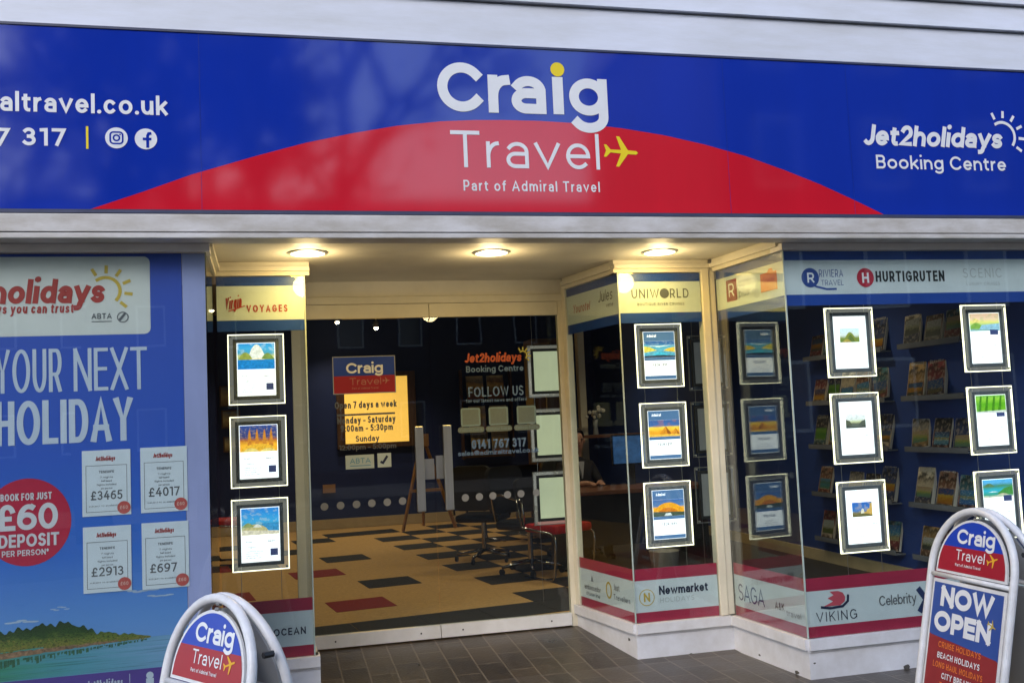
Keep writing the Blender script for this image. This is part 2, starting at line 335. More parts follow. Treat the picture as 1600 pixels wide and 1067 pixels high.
chrome = mat('chrome', (.42, .42, .44), rough=.16, metal=1., var=.03)
black_plastic = mat('black_plastic', (.018, .018, .02), rough=.45, var=.15)
pocket_frame = mat('pocket_dark_frame', (.15, .16, .175), rough=.3, var=.1)
navy_wall = mat('navy_wall_paint', (.009, .022, .12), rough=.6, var=.1, scale=2); daylit_navy = mat('daylit_navy_paint', (.018, .050, .24), rough=.55, var=.1, scale=2)  # side wall: same navy lightened, daylight put into the colour
skirt_m = mat('beige_skirting_paint', (.50, .40, .24), rough=.5, var=.08)
dark_ceiling = mat('interior_ceiling_paint', (.14, .13, .11), rough=.8, var=.1)
wood = mat('pine_wood', (.42, .22, .08), rough=.45, var=.2, scale=4, stretch=(8, 8, 1))
dark_wood = mat('dark_wood', (.10, .045, .02), rough=.4, var=.25, scale=4, stretch=(8, 8, 1))
desk_wood = mat('desk_brown_wood', (.20, .085, .045), rough=.35, var=.2, scale=3)
red_fabric = mat('red_seat_fabric', (.55, .012, .014), rough=.8, var=.15, scale=30, bump=.2, bscale=300)
glow = mat('edge_lit_acrylic', (1, .92, .66), emis=1.15, var=.0)
lamp_lens = mat('lamp_lens', (1, .86, .60), emis=3.2, var=.0)
bulb = mat('spot_bulb', (1, .82, .5), emis=25., var=.0)
paper = mat('white_paper', (.74, .75, .76), rough=.55, var=.03)
pale_card = mat('glowing_green_card', (.60, .66, .44), rough=.6, var=.03, emis=.30)  # emission added to brighten the card backs, as though lit from within

# ------------------------------------------------------------------ ground
def brick_mat():
    m = bpy.data.materials.new('brick_pavers'); m.use_nodes = True; n = m.node_tree; N = n.nodes; L = n.links; p = N['Principled BSDF']
    tc = N.new('ShaderNodeTexCoord'); mp = N.new('ShaderNodeMapping'); mp.inputs['Rotation'].default_value = (0, 0, math.radians(90)); L.new(tc.outputs['Object'], mp.inputs[0])
    br = N.new('ShaderNodeTexBrick'); br.inputs['Scale'].default_value = 1; br.inputs['Brick Width'].default_value = .335; br.inputs['Row Height'].default_value = .1675
    br.inputs['Mortar Size'].default_value = .006; br.inputs['Mortar Smooth'].default_value = .3; br.inputs['Bias'].default_value = 0; br.offset = .5
    br.inputs['Color1'].default_value = (.031, .024, .018, 1); br.inputs['Color2'].default_value = (.054, .042, .031, 1); br.inputs['Mortar'].default_value = (.115, .095, .075, 1)
    L.new(mp.outputs[0], br.inputs['Vector'])
    nz = N.new('ShaderNodeTexNoise'); nz.inputs['Scale'].default_value = 3.1; nz.inputs['Detail'].default_value = 8; nz.inputs['Roughness'].default_value = .7; L.new(tc.outputs['Object'], nz.inputs['Vector'])
    mx = N.new('ShaderNodeMix'); mx.data_type = 'RGBA'; mx.blend_type = 'MULTIPLY'; mx.inputs[0].default_value = .8
    r = N.new('ShaderNodeMapRange'); r.inputs[1].default_value = .3; r.inputs[2].default_value = .7; r.inputs[3].default_value = .45; r.inputs[4].default_value = 1.5; L.new(nz.outputs['Fac'], r.inputs[0])
    L.new(br.outputs['Color'], mx.inputs[6]); L.new(r.outputs[0], mx.inputs[7]); L.new(mx.outputs[2], p.inputs['Base Color'])
    r2 = N.new('ShaderNodeMapRange'); r2.inputs[3].default_value = .16; r2.inputs[4].default_value = .5; L.new(nz.outputs['Fac'], r2.inputs[0]); L.new(r2.outputs[0], p.inputs['Roughness'])
    n2 = N.new('ShaderNodeTexNoise'); n2.inputs['Scale'].default_value = 60; L.new(tc.outputs['Object'], n2.inputs['Vector'])
    ad = N.new('ShaderNodeMath'); ad.operation = 'MULTIPLY_ADD'; ad.inputs[1].default_value = -1.2; L.new(br.outputs['Fac'], ad.inputs[0]); L.new(n2.outputs['Fac'], ad.inputs[2])
    bp = N.new('ShaderNodeBump'); bp.inputs['Strength'].default_value = .35; bp.inputs['Distance'].default_value = .006; L.new(ad.outputs[0], bp.inputs['Height']); L.new(bp.outputs[0], p.inputs['Normal'])
    return m
def ground_z(x, y):
    cl = lambda t: max(0., min(1., t))
    z = .03 * (x - 3) * cl((5.3 - y) / 1.2) * cl((9 - abs(x)) / 4)
    if y > 6.05: z += .075 * cl((y - 6.05) / .9)
    return z
bm = NB(); xs = [-12 + .6 * i for i in range(48)]; ys = [-3, -2, -1, 0, 1, 2, 3, 3.6, 4.1, 4.4, 4.7, 5.0, 5.3, 5.7, 6.05, 6.5, 6.95, 7.02]
V = [[bm.verts.new((x, y, ground_z(x, y))) for x in xs] for y in ys]
for j in range(len(ys) - 1):
    for i in range(len(xs) - 1): bm.faces.new([V[j][i], V[j][i + 1], V[j + 1][i + 1], V[j + 1][i]])
o = obj('pavement', bm, brick_mat()); o['kind'] = 'structure'
asphalt = mat('asphalt', (.05, .05, .052), rough=.7, var=.2, scale=12, bump=.4, bscale=120)
struct('road', bx(-60, 60, -11, -3.16, -.62, -.32), asphalt)
struct('kerb', bx(-60, 60, -3.155, -3.005, -.6, -.19, bev=.012), mat('kerb_stone', (.26, .25, .24), rough=.7, var=.15))
struct('far_pavement', bx(-60, 60, -16, -11.005, -.6, -.17), mat('far_paving', (.2, .19, .18), rough=.7, var=.15))
bm = NB(); poly(bm, Fr((0, 0, 0), (1, 0, 0), (0, 1, 0)), [(-600, -600), (600, -600), (600, -2.9), (-600, -2.9)], -.64); struct('ground', bm, asphalt)

# ------------------------------------------------------------------ shop building
YF, Y0, Y1, Y2 = 5.19, 5.30, 6.135, 6.974
ZT, ZP = 2.478, .228           # window head, riser top
XL, XV, XU, XI, XP, XR = -.271, .253, 2.259, 2.128, 2.93, 2.991
shop = thing('shop_building', 'white boarded shop building with a recessed glazed entrance under a blue sign', 'building', (1.2, 6.2, 0))
# boards of the upper wall
zb = 3.600
for k, h in enumerate([.258, .175, .20, .20, .20, .20, .20]):
    bm = NB(); slab(bm, Fr((0, 0, 0), (0, 1, 0), (0, 0, 1), (1, 0, 0)), [(5.222, zb + .012), (5.222 + .03, zb + h), (5.34, zb + h), (5.34, zb + .012)], -3.2, 7.5)
    obj('cladding_board', bm, board_paint, shop); zb += h
obj('cladding_backing', bx(-3.2, 7.5, 5.262, 5.345, 2.66, 5.2), mat('board_joint_paint', (.42, .43, .46), rough=.7, var=.2), shop)
# beam under the sign, soffit, head trims
bm = NB(); box(bm, -3.2, 7.5, 5.135, 5.285, 2.552, 2.640, bev=.004); obj('beam', bm, beam_paint, shop)
bm = NB(); box(bm, -3.2, 7.5, 5.128, 5.283, 2.519, 2.545, bev=.004); obj('beam_lip', bm, beam_paint, shop)
obj('beam_groove', bx(-3.2, 7.5, 5.15, 5.27, 2.545, 2.552), dark_gap, shop)
for a, b in ((-3.2, XL + .02), (XR - .02, 7.5)):
    obj('window_head', bx(a, b, 5.27, 5.42, ZT, 2.517), mat('window_head_paint', (.84, .80, .76), rough=.5, var=.06), shop)
obj('soffit', bx(-.9, 3.6, 5.288, 7.06, 2.562, 2.60), soffit_paint, shop)
obj('header', bx(.10, 2.30, 6.985, 7.05, 2.456, 2.5615), soffit_paint, shop)
# shelf boxes above the side windows, with cornices
def cornice(fr, a0, a1, nm='cornice'):
    bm = NB(); slab(bm, fr, rect(a0, ZT + .001, a1, 2.561), -.10, .012); slab(bm, fr, rect(a0 - .0, 2.505, a1 + .0, 2.532), .0122, .034); obj(nm, bm, cream_paint, shop)
SIDE_I = Fr((XI, Y2, 0), (XU - XI, Y1 - Y2, 0)); LI = math.hypot(XU - XI, Y1 - Y2)
SIDE_R = Fr((XP, Y1, 0), (XR - XP, Y0 - Y1, 0)); LR = math.hypot(XR - XP, Y0 - Y1)
SIDE_L = Fr((XL, Y0, 0), (0, 1, 0), n=(1, 0, 0)); LL = Y1 - Y0
SIDE_V = Fr((XV, Y1, 0), (0, 1, 0), n=(1, 0, 0)); LV_ = Y2 - Y1
FU = front(Y1); FR0 = front(Y0); FD = front(Y2)
cornice(FU, XL + .002, XV + .03); cornice(FU, XU - .03, 2.90); cornice(SIDE_I, .05, LI - .035); cornice(SIDE_R, .02, LR - .02); cornice(SIDE_L, .0, LL - .035); cornice(SIDE_V, .035, LV_)
# risers
def riser(fr, a0, a1, zb=-.14, nm='stall_riser'):
    bm = NB(); slab(bm, fr, rect(a0, zb, a1, .165), -.10, 0.); slab(bm, fr, rect(a0, .1655, a1, ZP - .001), -.10, .022); slab(bm, fr, rect(a0, .150, a1, .1645), -.09, .006); obj(nm, bm, riser_paint, shop)
riser(FR0, -3.2, XL); riser(FR0, XR, 7.5); riser(FU, XL + .0, XV + .03); riser(FU, XU, XP + .02); riser(SIDE_I, .0, LI - .001); riser(SIDE_R, .0, LR - .001); riser(SIDE_L, .0, LL - .02); riser(SIDE_V, .02, LV_)
# panes
def pane(fr, a0, a1, z0=ZP + .001, z1=ZT - .001, m=pane_m, t=.006, nm='window_pane'):
    bm = NB(); slab(bm, fr, rect(a0, z0, a1, z1), -t, 0); return obj(nm, bm, m, shop)
pane(FR0, -3.0, XL - .002); pane(FR0, XR + .002, 7.0); pane(FU, XL + .008, XV - .002); pane(FU, XU + .004, 2.842); pane(SIDE_I, .06, LI - .002); pane(SIDE_R, .03, LR - .002, m=glass('boosted_reflection_glass', extra=.085)); pane(SIDE_L, .004, LL - .02); pane(SIDE_V, .008, LV_ - .08)  # angled right pane: reflectivity raised to strengthen the mirrored pockets
# posts and jambs
def post(fr, a0, a1, z0, z1, d0=-.07, d1=.015, m=cream_paint, nm='post'):
    bm = NB(); slab(bm, fr, rect(a0, z0, a1, z1), d0, d1); o = obj(nm, bm, m, shop); bv = o.modifiers.new('b', 'BEVEL'); bv.width = .004; bv.segments = 2; bv.limit_method = 'ANGLE'; return o
post(FU, 2.845, 2.896, ZP + .002, ZT + .08, nm='corner_post'); post(FU, 2.897, 2.945, ZP + .002, ZT + .06, -.05, .004, nm='corner_post')
post(FD, 2.087, 2.132, .075, 2.452, -.05, .004, nm='door_jamb'); post(SIDE_I, .002, .058, ZP + .002, ZT + .06, -.045, .008, nm='door_jamb')
post(FD, .19, .285, .075, 2.452, -.05, .004, nm='door_jamb')
post(FD, .19, 2.132, 2.40, 2.453, -.05, .012, nm='transom')
for fr, a in ((FR0, XR), (FU, XU), (FU, XV)):   # polished edges where glass meets glass
    bm = NB(); slab(bm, fr, rect(a - .004, ZP + .002, a + .004, ZT - .002), -.004, .004); obj('glass_joint', bm, mat('glass_edge', (.45, .55, .52), rough=.2, var=.1), shop)
# doors
for side in (0, 1):
    a0, a1 = ((.289, 1.1405), (1.1455, 2.084))[side]
    bm = NB(); slab(bm, FD, rect(a0, .172, a1, 2.3), -.012, 0); dr = obj('door', bm, door_glass, shop)
    bm = NB(); slab(bm, FD, rect(a0, .086, a1, .171), -.03, .016); obj('bottom_rail', bm, white_paint, dr)
    bm = NB(); slab(bm, FD, rect(a0, 2.301, a1, 2.397), -.03, .014); obj('top_rail', bm, cream_paint, dr)
    for q_ in (.16, .84):
        xx = a0 + (a1 - a0) * q_; bm = NB(); slab(bm, FD, circ(xx, .128, .006, n=10), .0162, .0175); obj('rail_screw', bm, black_plastic, dr)
    h0 = (1.006, 1.203)[side]
    bm = NB(); slab(bm, FD, rect(h0 - .004, .955, h0 + .054, 1.54), .045, .088); slab(bm, FD, rect(h0 + .012, 1.44, h0 + .038, 1.47), .001, .05); slab(bm, FD, rect(h0 + .012, 1.02, h0 + .038, 1.05), .001, .05)
    hh = obj('handle', bm, alu, dr); bv = hh.modifiers.new('b', 'BEVEL'); bv.width = .006; bv.segments = 2
    l0, l1 = ((1.057, 1.136), (1.150, 1.202))[side]
    bm = NB(); slab(bm, FD, rect(l0, 1.17, l1, 1.31 + .02 * side), .001, .03); obj('lock_box', bm, alu, dr)
    for x, z in zip((( .379, .487, .595, .699, .805, .911), (1.352, 1.453, 1.550, 1.657, 1.755, 1.869))[side], [1.026 + .001 * k for k in range(6)]):
        bm = NB(); slab(bm, FD, circ(x, z, .026, n=18), .0005, .0012); obj('glass_marking_dot', bm, mat('frosted_dot', (.24, .25, .27), rough=.6, var=.05), dr)
# interior walls
dark_bay = mat('dark_bay_board', (.035, .03, .03), rough=.6, var=.2)
def wall(name, *a, m=navy_wall): return obj(name, bx(*a), m, shop)
wall('back_wall', -2.3, 5.2, 15.02, 15.15, -.1, 3.5); wall('side_wall', 5.055, 5.18, 5.42, 15.02, -.1, 3.5, m=daylit_navy); wall('side_wall', -2.3, -2.2, 5.42, 15.02, -.1, 3.5)
wall('ceiling', -2.2, 5.055, 7.07, 15.02, 3.25, 3.35, m=dark_ceiling)
wall('bay_ceiling', -2.2, XL - .01, 5.43, 7.06, 2.605, 2.64, m=dark_ceiling); wall('bay_ceiling', 2.2, 5.05, 5.43, 7.06, 2.605, 2.64, m=dark_ceiling)
wall('upper_bulkhead', -2.2, 5.055, 7.062, 7.09, 2.6, 3.25, m=dark_ceiling)
wall('skirting', -2.2, 5.05, 14.985, 15.018, .095, .235, m=skirt_m); wall('skirting', 5.025, 5.053, 5.45, 14.98, .095, .215, m=skirt_m)
wall('outer_wall', -3.2, -2.35, 5.4, 6.0, -.1, 2.5, m=board_paint); wall('outer_wall', 5.25, 7.5, 5.5, 6.0, -.1, 2.5, m=board_paint)
wall('bay_floor', -2.2, XL - .05, 5.43, 7.015, .02, .19, m=dark_bay); wall('bay_floor', XL - .048, XV - .12, 6.24, 7.015, .02, .19, m=dark_bay)
bm = NB(); slab(bm, Fr((0, 0, 0), (1, 0, 0), (0, 1, 0)), [(3.1, 5.43), (5.02, 5.43), (5.02, 7.015), (2.25, 7.015), (2.37, 6.24), (3.03, 6.24)], .02, .19); obj('bay_floor', bm, dark_bay, shop)
wall('bay_floor', 2.98, 5.02, 7.016, 11.2, .05, .115, m=dark_bay)
# carpet tiles
def carpet(rgb, nm): return mat(nm, rgb, rough=.95, var=.14, scale=40, bump=.35, bscale=400)
struct('shop_floor', bx(-2.2, 5.055, 7.02, 15.02, -.05, .09), carpet((.66, .40, .145), 'beige_carpet'))
cf = Fr((1.81, 9.93, .09), (.991, .13, 0), (-.13, .991, 0), (0, 0, 1))
bk, rd = NB(), NB()
def tile(bm, i, j): slab(bm, cf, rect(.5 * i + .003, .5 * j + .003, .5 * i + .497, .5 * j + .497), .0005, .004)
for i in range(0, 6):
    for j in range(-4, 9):
        if (i + j) % 2 == 0: tile(bk, i, j)
for i, j in ((-2, -1), (-2, 3), (-2, 7), (-1, 8), (-3, 5), (-4, 3), (-4, 7), (-5, 5)): tile(bk, i, j)
for i in range(-5, 1): tile(bk, i, -5)
for i, j in ((-3, -3), (-3, 1), (-5, -1), (-5, 3)): tile(rd, i, j)
o = struct('carpet_tile_black', bk, carpet((.022, .020, .020), 'black_carpet')); o.name = 'dark_carpet_tiles'
o = struct('carpet_tile_red', rd, carpet((.30, .02, .018), 'red_carpet')); o.name = 'red_carpet_tiles'

chip = mat('chipped_paint', (.12, .11, .10), rough=.8, var=.3)
for fr, a, z, w_ in ((SIDE_I, LI - .10, .115, .022), (SIDE_R, .70, .012, .03), (SIDE_R, .30, .03, .016), (FR0, 3.62, .01, .03), (FU, 2.62, .0, .024), (FR0, XR + .03, .09, .01)):
    bm = NB(); poly(bm, fr, [(a + w_ * random.uniform(.5, 1.1) * math.cos(2 * math.pi * i / 9), z + w_ * .6 * random.uniform(.5, 1.1) * math.sin(2 * math.pi * i / 9)) for i in range(9)], .0012); obj('paint_chip', bm, chip, shop)
# ------------------------------------------------------------------ fascia sign
FS = front(YF)
sign = thing('fascia_sign', 'long glossy blue shop fascia sign with a red arc, spanning the whole front', 'shop sign', (1.3, YF, 2.67))
bm = NB(); slab(bm, FS, rect(-3.0, 2.673, 7.2, 3.585), -.03, 0); obj('panel', bm, sign_blue, sign)
bm = NB(); slab(bm, FS, rect(-3.0, 3.5855, 7.2, 3.598), -.05, .006); slab(bm, FS, rect(-3.0, 2.655, 7.2, 2.672), -.05, .004); obj('edge_trim', bm, sign_edge, sign)
arc = [(-.80, 2.6735), (-.55, 2.765), (-.324, 2.853), (-.010, 2.954), (.24, 3.028), (.481, 3.085), (.72, 3.132), (.960, 3.163), (1.14, 3.175), (1.314, 3.180), (1.5, 3.181), (1.716, 3.174), (1.98, 3.153), (2.23, 3.120), (2.478, 3.072), (2.73, 3.010), (2.973, 2.932), (3.2, 2.850), (3.42, 2.758), (3.61, 2.6735)]
bm = NB(); poly(bm, FS, arc[::-1], .0012); obj('red_arc', bm, sign_red, sign)
seam = mat('panel_seam', (.006, .022, .22), rough=.3, var=.05)
for x in (-.28, 2.62, 3.42, 4.86):
    bm = NB(); poly(bm, FS, rect(x, 2.674, x + .002, 3.584), .0016); obj('panel_seam', bm, seam, sign)
bm = NB()
for ch_, a_, b_ in (('C', .943, 1.197), ('r', 1.222, 1.352), ('a', 1.352, 1.548), ('g', 1.683, 1.907)): text(bm, FS, ch_, a_, 3.219, .272, .205, a1=b_, xh=.775, d=.003, desc=.36)
text(bm, FS, 'i', 1.588, 3.221, .272, .225, xh=.775, idot=False, d=.003)
text(bm, FS, 'Travel', 1.003, 2.914, .201, .105, a1=1.842, xh=.72, track=.17, d=.003)
text(bm, FS, 'Part of Admiral Travel', 1.065, 2.787, .058, .14, a1=1.834, track=.2, d=.003)
text(bm, FS, 'www.admiraltravel.co.uk', -1.86, 3.152, .1, .17, a1=-.435, track=.12, d=.003)
text(bm, FS, '7', -1.235, 2.980, .088, .19, a1=-1.163, d=.003); text(bm, FS, '317', -1.107, 2.984, .088, .19, a1=-.912, track=.2, d=.003)
text(bm, FS, 'Jet2holidays', 3.505, 3.092, .128, .21, a1=4.475, track=.06, sh=.2, d=.003)
text(bm, FS, 'Booking Centre', 3.585, 2.951, .084, .16, a1=4.495, track=.15, d=.003)
obj('lettering', bm, sign_white, sign)
bm = NB(); ray_sun(bm, FS, 4.49, 3.17, .088, .018, 120, -35, 6, .003, .3); obj('sun_logo', bm, sign_white, sign)
bm = NB()
poly(bm, FS, circ(1.622, 3.475, .040), .003); obj('letter_dot', bm, sign_yellow, sign)
bm = NB(); plane_mark(bm, FS, 1.970, 3.018, .205, math.radians(-3), .003); obj('airplane_mark', bm, sign_yellow, sign)
bm = NB(); poly(bm, FS, rect(-.819, 2.973, -.808, 3.086), .003); obj('divider_bar', bm, sign_yellow, sign)
bm = NB(); poly(bm, FS, circ(-.678, 3.031, .053), .003); ic = obj('social_icon', bm, sign_white, sign)   # camera and f icons
bm = NB(); poly(bm, FS, circ(-.540, 3.029, .053), .003); ic2 = obj('social_icon', bm, sign_white, sign)
bm = NB(); ribbon(bm, FS, rrect(-.707, 3.002, -.649, 3.060, .015), .008, .004, closed=True); ribbon(bm, FS, circ(-.678, 3.031, .014), .008, .004, closed=True); poly(bm, FS, circ(-.661, 3.048, .004, n=8), .004); obj('icon_mark', bm, sign_blue, ic)
bm = NB(); ribbon(bm, FS, [(-.532, 2.984), (-.532, 3.045), (-.527, 3.056), (-.514, 3.058)], .014, .004, cap=False); poly(bm, FS, rect(-.555, 3.022, -.514, 3.035), .0042); obj('icon_mark', bm, sign_blue, ic2)

# ------------------------------------------------------------------ recess downlights
for x, nm in ((.264, 'left of the three round downlights, over the left window'), (1.346, 'middle one of the three round downlights, over the doors'), (2.426, 'right of the three round downlights, over the right window corner')):
    t = thing('downlight', 'lit ' + nm, 'downlight', (x, 5.807, 2.55), 'downlights in the entrance soffit')
    bm = NB(); lathe(bm, x, 5.807, [(.085, 2.561), (.116, 2.561), (.114, 2.556), (.100, 2.553)], 32); obj('rim', bm, alu, t, smooth=False)
    bm = NB(); lathe(bm, x, 5.807, [(.099, 2.5545), (.094, 2.5515), (.055, 2.549), (.004, 2.548)], 32); obj('lens', bm, lamp_lens, t, smooth=True)
    for kind, en, dz in (('AREA', 3.2, -.022), ('POINT', 2.7, -.09)):
        ld = bpy.data.lights.new('downlight_lamp', kind); ld.energy = en; ld.color = (1, .60, .06) if kind == 'AREA' else (1, .76, .38)
        if kind == 'AREA': ld.shape = 'DISK'; ld.size = .17
        else: ld.shadow_soft_size = .07
        lo = bpy.data.objects.new('downlight_lamp', ld); COL.objects.link(lo); lo.location = (0, 0, dz); lo.parent = t

# ------------------------------------------------------------------ window banners
def banner(name, fr, a0, a1, top, label, group):
    """vinyl band stuck on the inside of a pane, three stripes"""
    zs = (2.149, 2.214, 2.420, ZT - .003) if top else (ZP + .002, .292, .492, .566)
    cen = fr.p((a0 + a1) / 2, zs[0], -.009)
    t = thing(name, label, 'window banner', cen, group)
    ms = (band_blue, band_white, band_blue) if top else (band_red, band_white, band_red)
    for k, nm in enumerate(('lower_stripe', 'white_stripe', 'upper_stripe')):
        bm = NB(); slab(bm, fr, rect(a0, zs[k] + (.0005 if k else 0), a1, zs[k + 1]), -.0105, -.0085); obj(nm, bm, ms[k], t)
    return t
GT, GB = 'blue and white brand bands along the window tops', 'red and white brand bands along the window bottoms'
D = -.0065
b = banner('window_banner', FU, XL + .012, XV - .004, True, 'yellow-lit top band with red handwritten and capital lettering, left of the doors', GT)
bm = NB(); text(bm, FU, 'Virgin', -.212, 2.275, .07, .11, a1=-.115, rot=math.radians(12), sh=.3, d=D, track=.06); ribbon(bm, FU, [(-.19, 2.27), (-.10, 2.30)], .006, D + .0006); text(bm, FU, 'VOYAGES', -.088, 2.262, .043, .18, a1=.15, d=D, track=.25); obj('lettering', bm, ink_red, b)
b = banner('window_banner', SIDE_I, .062, LI - .004, True, 'dim top band with two small script logos, on the angled pane beside the doors', GT)
bm = NB(); text(bm, SIDE_I, 'Yourotel', .16, 2.29, .06, .12, a1=.42, sh=.25, d=D); obj('lettering', bm, ink_red, b)
bm = NB(); text(bm, SIDE_I, 'Jules', .55, 2.32, .075, .10, a1=.75, sh=.2, d=D); text(bm, SIDE_I, 'verne', .66, 2.275, .03, .12, a1=.76, d=D); obj('lettering', bm, ink_grey, b)
b = banner('window_banner', FU, XU + .006, 2.84, True, 'bright yellow-lit top band with wide dark capitals and a globe, right of the doors', GT)
bm = NB(); text(bm, FU, 'UNIW', 2.352, 2.310, .062, .13, a1=2.545, d=D, track=.22); text(bm, FU, 'RLD', 2.622, 2.310, .062, .13, a1=2.755, d=D, track=.22); poly(bm, FU, circ(2.583, 2.341, .033), D); text(bm, FU, 'BOUTIQUE RIVER CRUISES', 2.39, 2.262, .018, .14, a1=2.72, d=D, track=.3); obj('lettering', bm, ink_grey, b)
b = banner('window_banner', SIDE_R, .032, LR - .004, True, 'yellow-lit top band with dark red square logo and orange tab, angled right pane', GT)
bm = NB(); poly(bm, SIDE_R, rect(.16, 2.255, .29, 2.395), D); obj('logo', bm, mat('logo_dark_red', (.30, .02, .025), var=.05), b)
bm = NB(); text(bm, SIDE_R, 'R', .19, 2.285, .085, .12, a1=.255, d=D + .001); obj('lettering', bm, band_white, b)
bm = NB(); text(bm, SIDE_R, 'scudo', .31, 2.335, .05, .1, a1=.46, d=D, sh=.15); text(bm, SIDE_R, 'plus', .31, 2.268, .05, .1, a1=.43, d=D, sh=.15); obj('lettering', bm, ink_grey, b)
bm = NB(); poly(bm, SIDE_R, [(.57, 2.262), (.75, 2.262), (.75, 2.375), (.715, 2.375), (.70, 2.395), (.665, 2.395), (.65, 2.375), (.57, 2.375)], D); obj('logo', bm, ink_orange, b)
bm = NB(); text(bm, SIDE_R, 'Travel', .60, 2.315, .035, .14, a1=.72, d=D + .001); obj('lettering', bm, ink_red, b)
b = banner('window_banner', FR0, XR + .006, 6.6, True, 'wide pale top band with blue, red and grey logos across the right front window', GT)
bm = NB(); poly(bm, FR0, circ(3.165, 2.315, .058), D); ribbon(bm, FR0, [(3.16, 2.29), (3.20, 2.262), (3.27, 2.245), (3.33, 2.246)], .012, D + .0005); text(bm, FR0, 'RIVIERA', 3.225, 2.318, .045, .09, a1=3.385, d=D); text(bm, FR0, 'TRAVEL', 3.235, 2.268, .032, .09, a1=3.385, d=D); obj('logo', bm, mat('logo_blue', (.03, .07, .30), var=.05), b)
bm = NB(); text(bm, FR0, 'R', 3.145, 2.285, .06, .17, a1=3.19, d=D + .001); obj('lettering', bm, band_white, b)
bm = NB(); poly(bm, FR0, circ(3.535, 2.312, .058), D); lr = obj('logo', bm, mat('logo_red', (.50, .02, .05), var=.05), b)
bm = NB(); text(bm, FR0, 'H', 3.512, 2.280, .062, .2, a1=3.558, d=D + .001); obj('lettering', bm, band_white, b)
bm = NB(); text(bm, FR0, 'HURTIGRUTEN', 3.605, 2.285, .066, .19, a1=4.085, d=D, track=.14); obj('lettering', bm, mat('ink_black', (.02, .02, .025), var=.05), b)
bm = NB(); text(bm, FR0, 'SCENIC', 4.22, 2.305, .058, .07, a1=4.50, d=D, track=.3); text(bm, FR0, 'LUXURY CRUISES', 4.24, 2.258, .018, .1, a1=4.48, d=D, track=.3); obj('lettering', bm, ink_pale, b)

b = banner('window_banner', FU, XL + .012, XV - .004, False, 'short bottom band ending in dark capitals, behind the left pavement sign', GB)
bm = NB(); text(bm, FU, 'OCEAN', .02, .358, .042, .17, a1=.205, d=D, track=.2); obj('lettering', bm, ink_navy, b)
b = banner('window_banner', SIDE_I, .062, LI - .004, False, 'bottom band with a gold oval mark, on the angled pane beside the doors', GB)
bm = NB(); text(bm, SIDE_I, 'ambassador', .13, .355, .036, .12, a1=.37, d=D); text(bm, SIDE_I, 'cruise line', .15, .315, .028, .11, a1=.36, d=D); ribbon(bm, SIDE_I, [(.24, .42), (.25, .45), (.26, .42)], .008, D); obj('lettering', bm, ink_navy, b)
bm = NB(); ribbon(bm, SIDE_I, circ(.49, .39, .034, .05), .014, D, closed=True); obj('logo', bm, ink_gold, b)
bm = NB(); text(bm, SIDE_I, 'Just', .56, .40, .042, .13, a1=.64, d=D); text(bm, SIDE_I, 'Travellers', .555, .34, .036, .13, a1=.78, d=D); obj('lettering', bm, ink_grey, b)
b = banner('window_banner', FU, XU + .006, 2.84, False, 'bottom band with a ringed gold N beside dark lettering, right of the doors', GB)
bm = NB(); ribbon(bm, FU, circ(2.345, .385, .05), .005, D, closed=True); text(bm, FU, 'N', 2.324, .358, .056, .19, a1=2.366, d=D); obj('logo', bm, ink_gold, b)
bm = NB(); text(bm, FU, 'Newmarket', 2.43, .395, .056, .19, a1=2.77, d=D, track=.08); obj('lettering', bm, ink_navy, b)
bm = NB(); text(bm, FU, 'HOLIDAYS', 2.435, .345, .030, .09, a1=2.67, d=D, track=.3); obj('lettering', bm, ink_pale, b)
b = banner('window_banner', SIDE_R, .032, LR - .004, False, 'bottom band with tall thin navy capitals, on the angled right pane', GB)
bm = NB(); text(bm, SIDE_R, 'SAGA', .08, .335, .105, .10, a1=.385, d=D, track=.06); obj('lettering', bm, mat('ink_violet', (.05, .05, .16), var=.05), b)
bm = NB(); text(bm, SIDE_R, 'A&K', .50, .345, .045, .14, a1=.60, d=D); text(bm, SIDE_R, 'travel', .62, .325, .035, .12, a1=.77, d=D); obj('lettering', bm, ink_grey, b)
b = banner('window_banner', FR0, XR + .006, 6.6, False, 'wide bottom band with red ship badge and big navy X, right front window', GB)
bm = NB(); slab(bm, FR0, [(3.105, .40), (3.215, .40), (3.245, .42), (3.25, .445), (3.235, .47), (3.205, .482), (3.15, .482), (3.175, .46), (3.135, .445), (3.17, .425)], D, D + .0004); obj('logo', bm, mat('logo_rose', (.62, .09, .13), var=.05), b)
bm = NB(); ribbon(bm, FR0, [(3.095, .397), (3.15, .388), (3.23, .393), (3.265, .42), (3.268, .45)], .014, D + .0006); text(bm, FR0, 'VIKING', 3.055, .315, .055, .10, a1=3.32, d=D, track=.3); obj('lettering', bm, ink_navy, b)
bm = NB(); text(bm, FR0, 'Celebrity', 3.47, .372, .058, .12, a1=3.72, d=D, track=.06); obj('lettering', bm, ink_grey, b)
bm = NB(); ribbon(bm, FR0, [(3.735, .455), (3.785, .385), (3.835, .455)], .035, D, cap=False); ribbon(bm, FR0, [(3.735, .315), (3.785, .385), (3.835, .315)], .035, D + .0002, cap=False); obj('logo', bm, mat('logo_navy', (.02, .035, .12), var=.05), b)

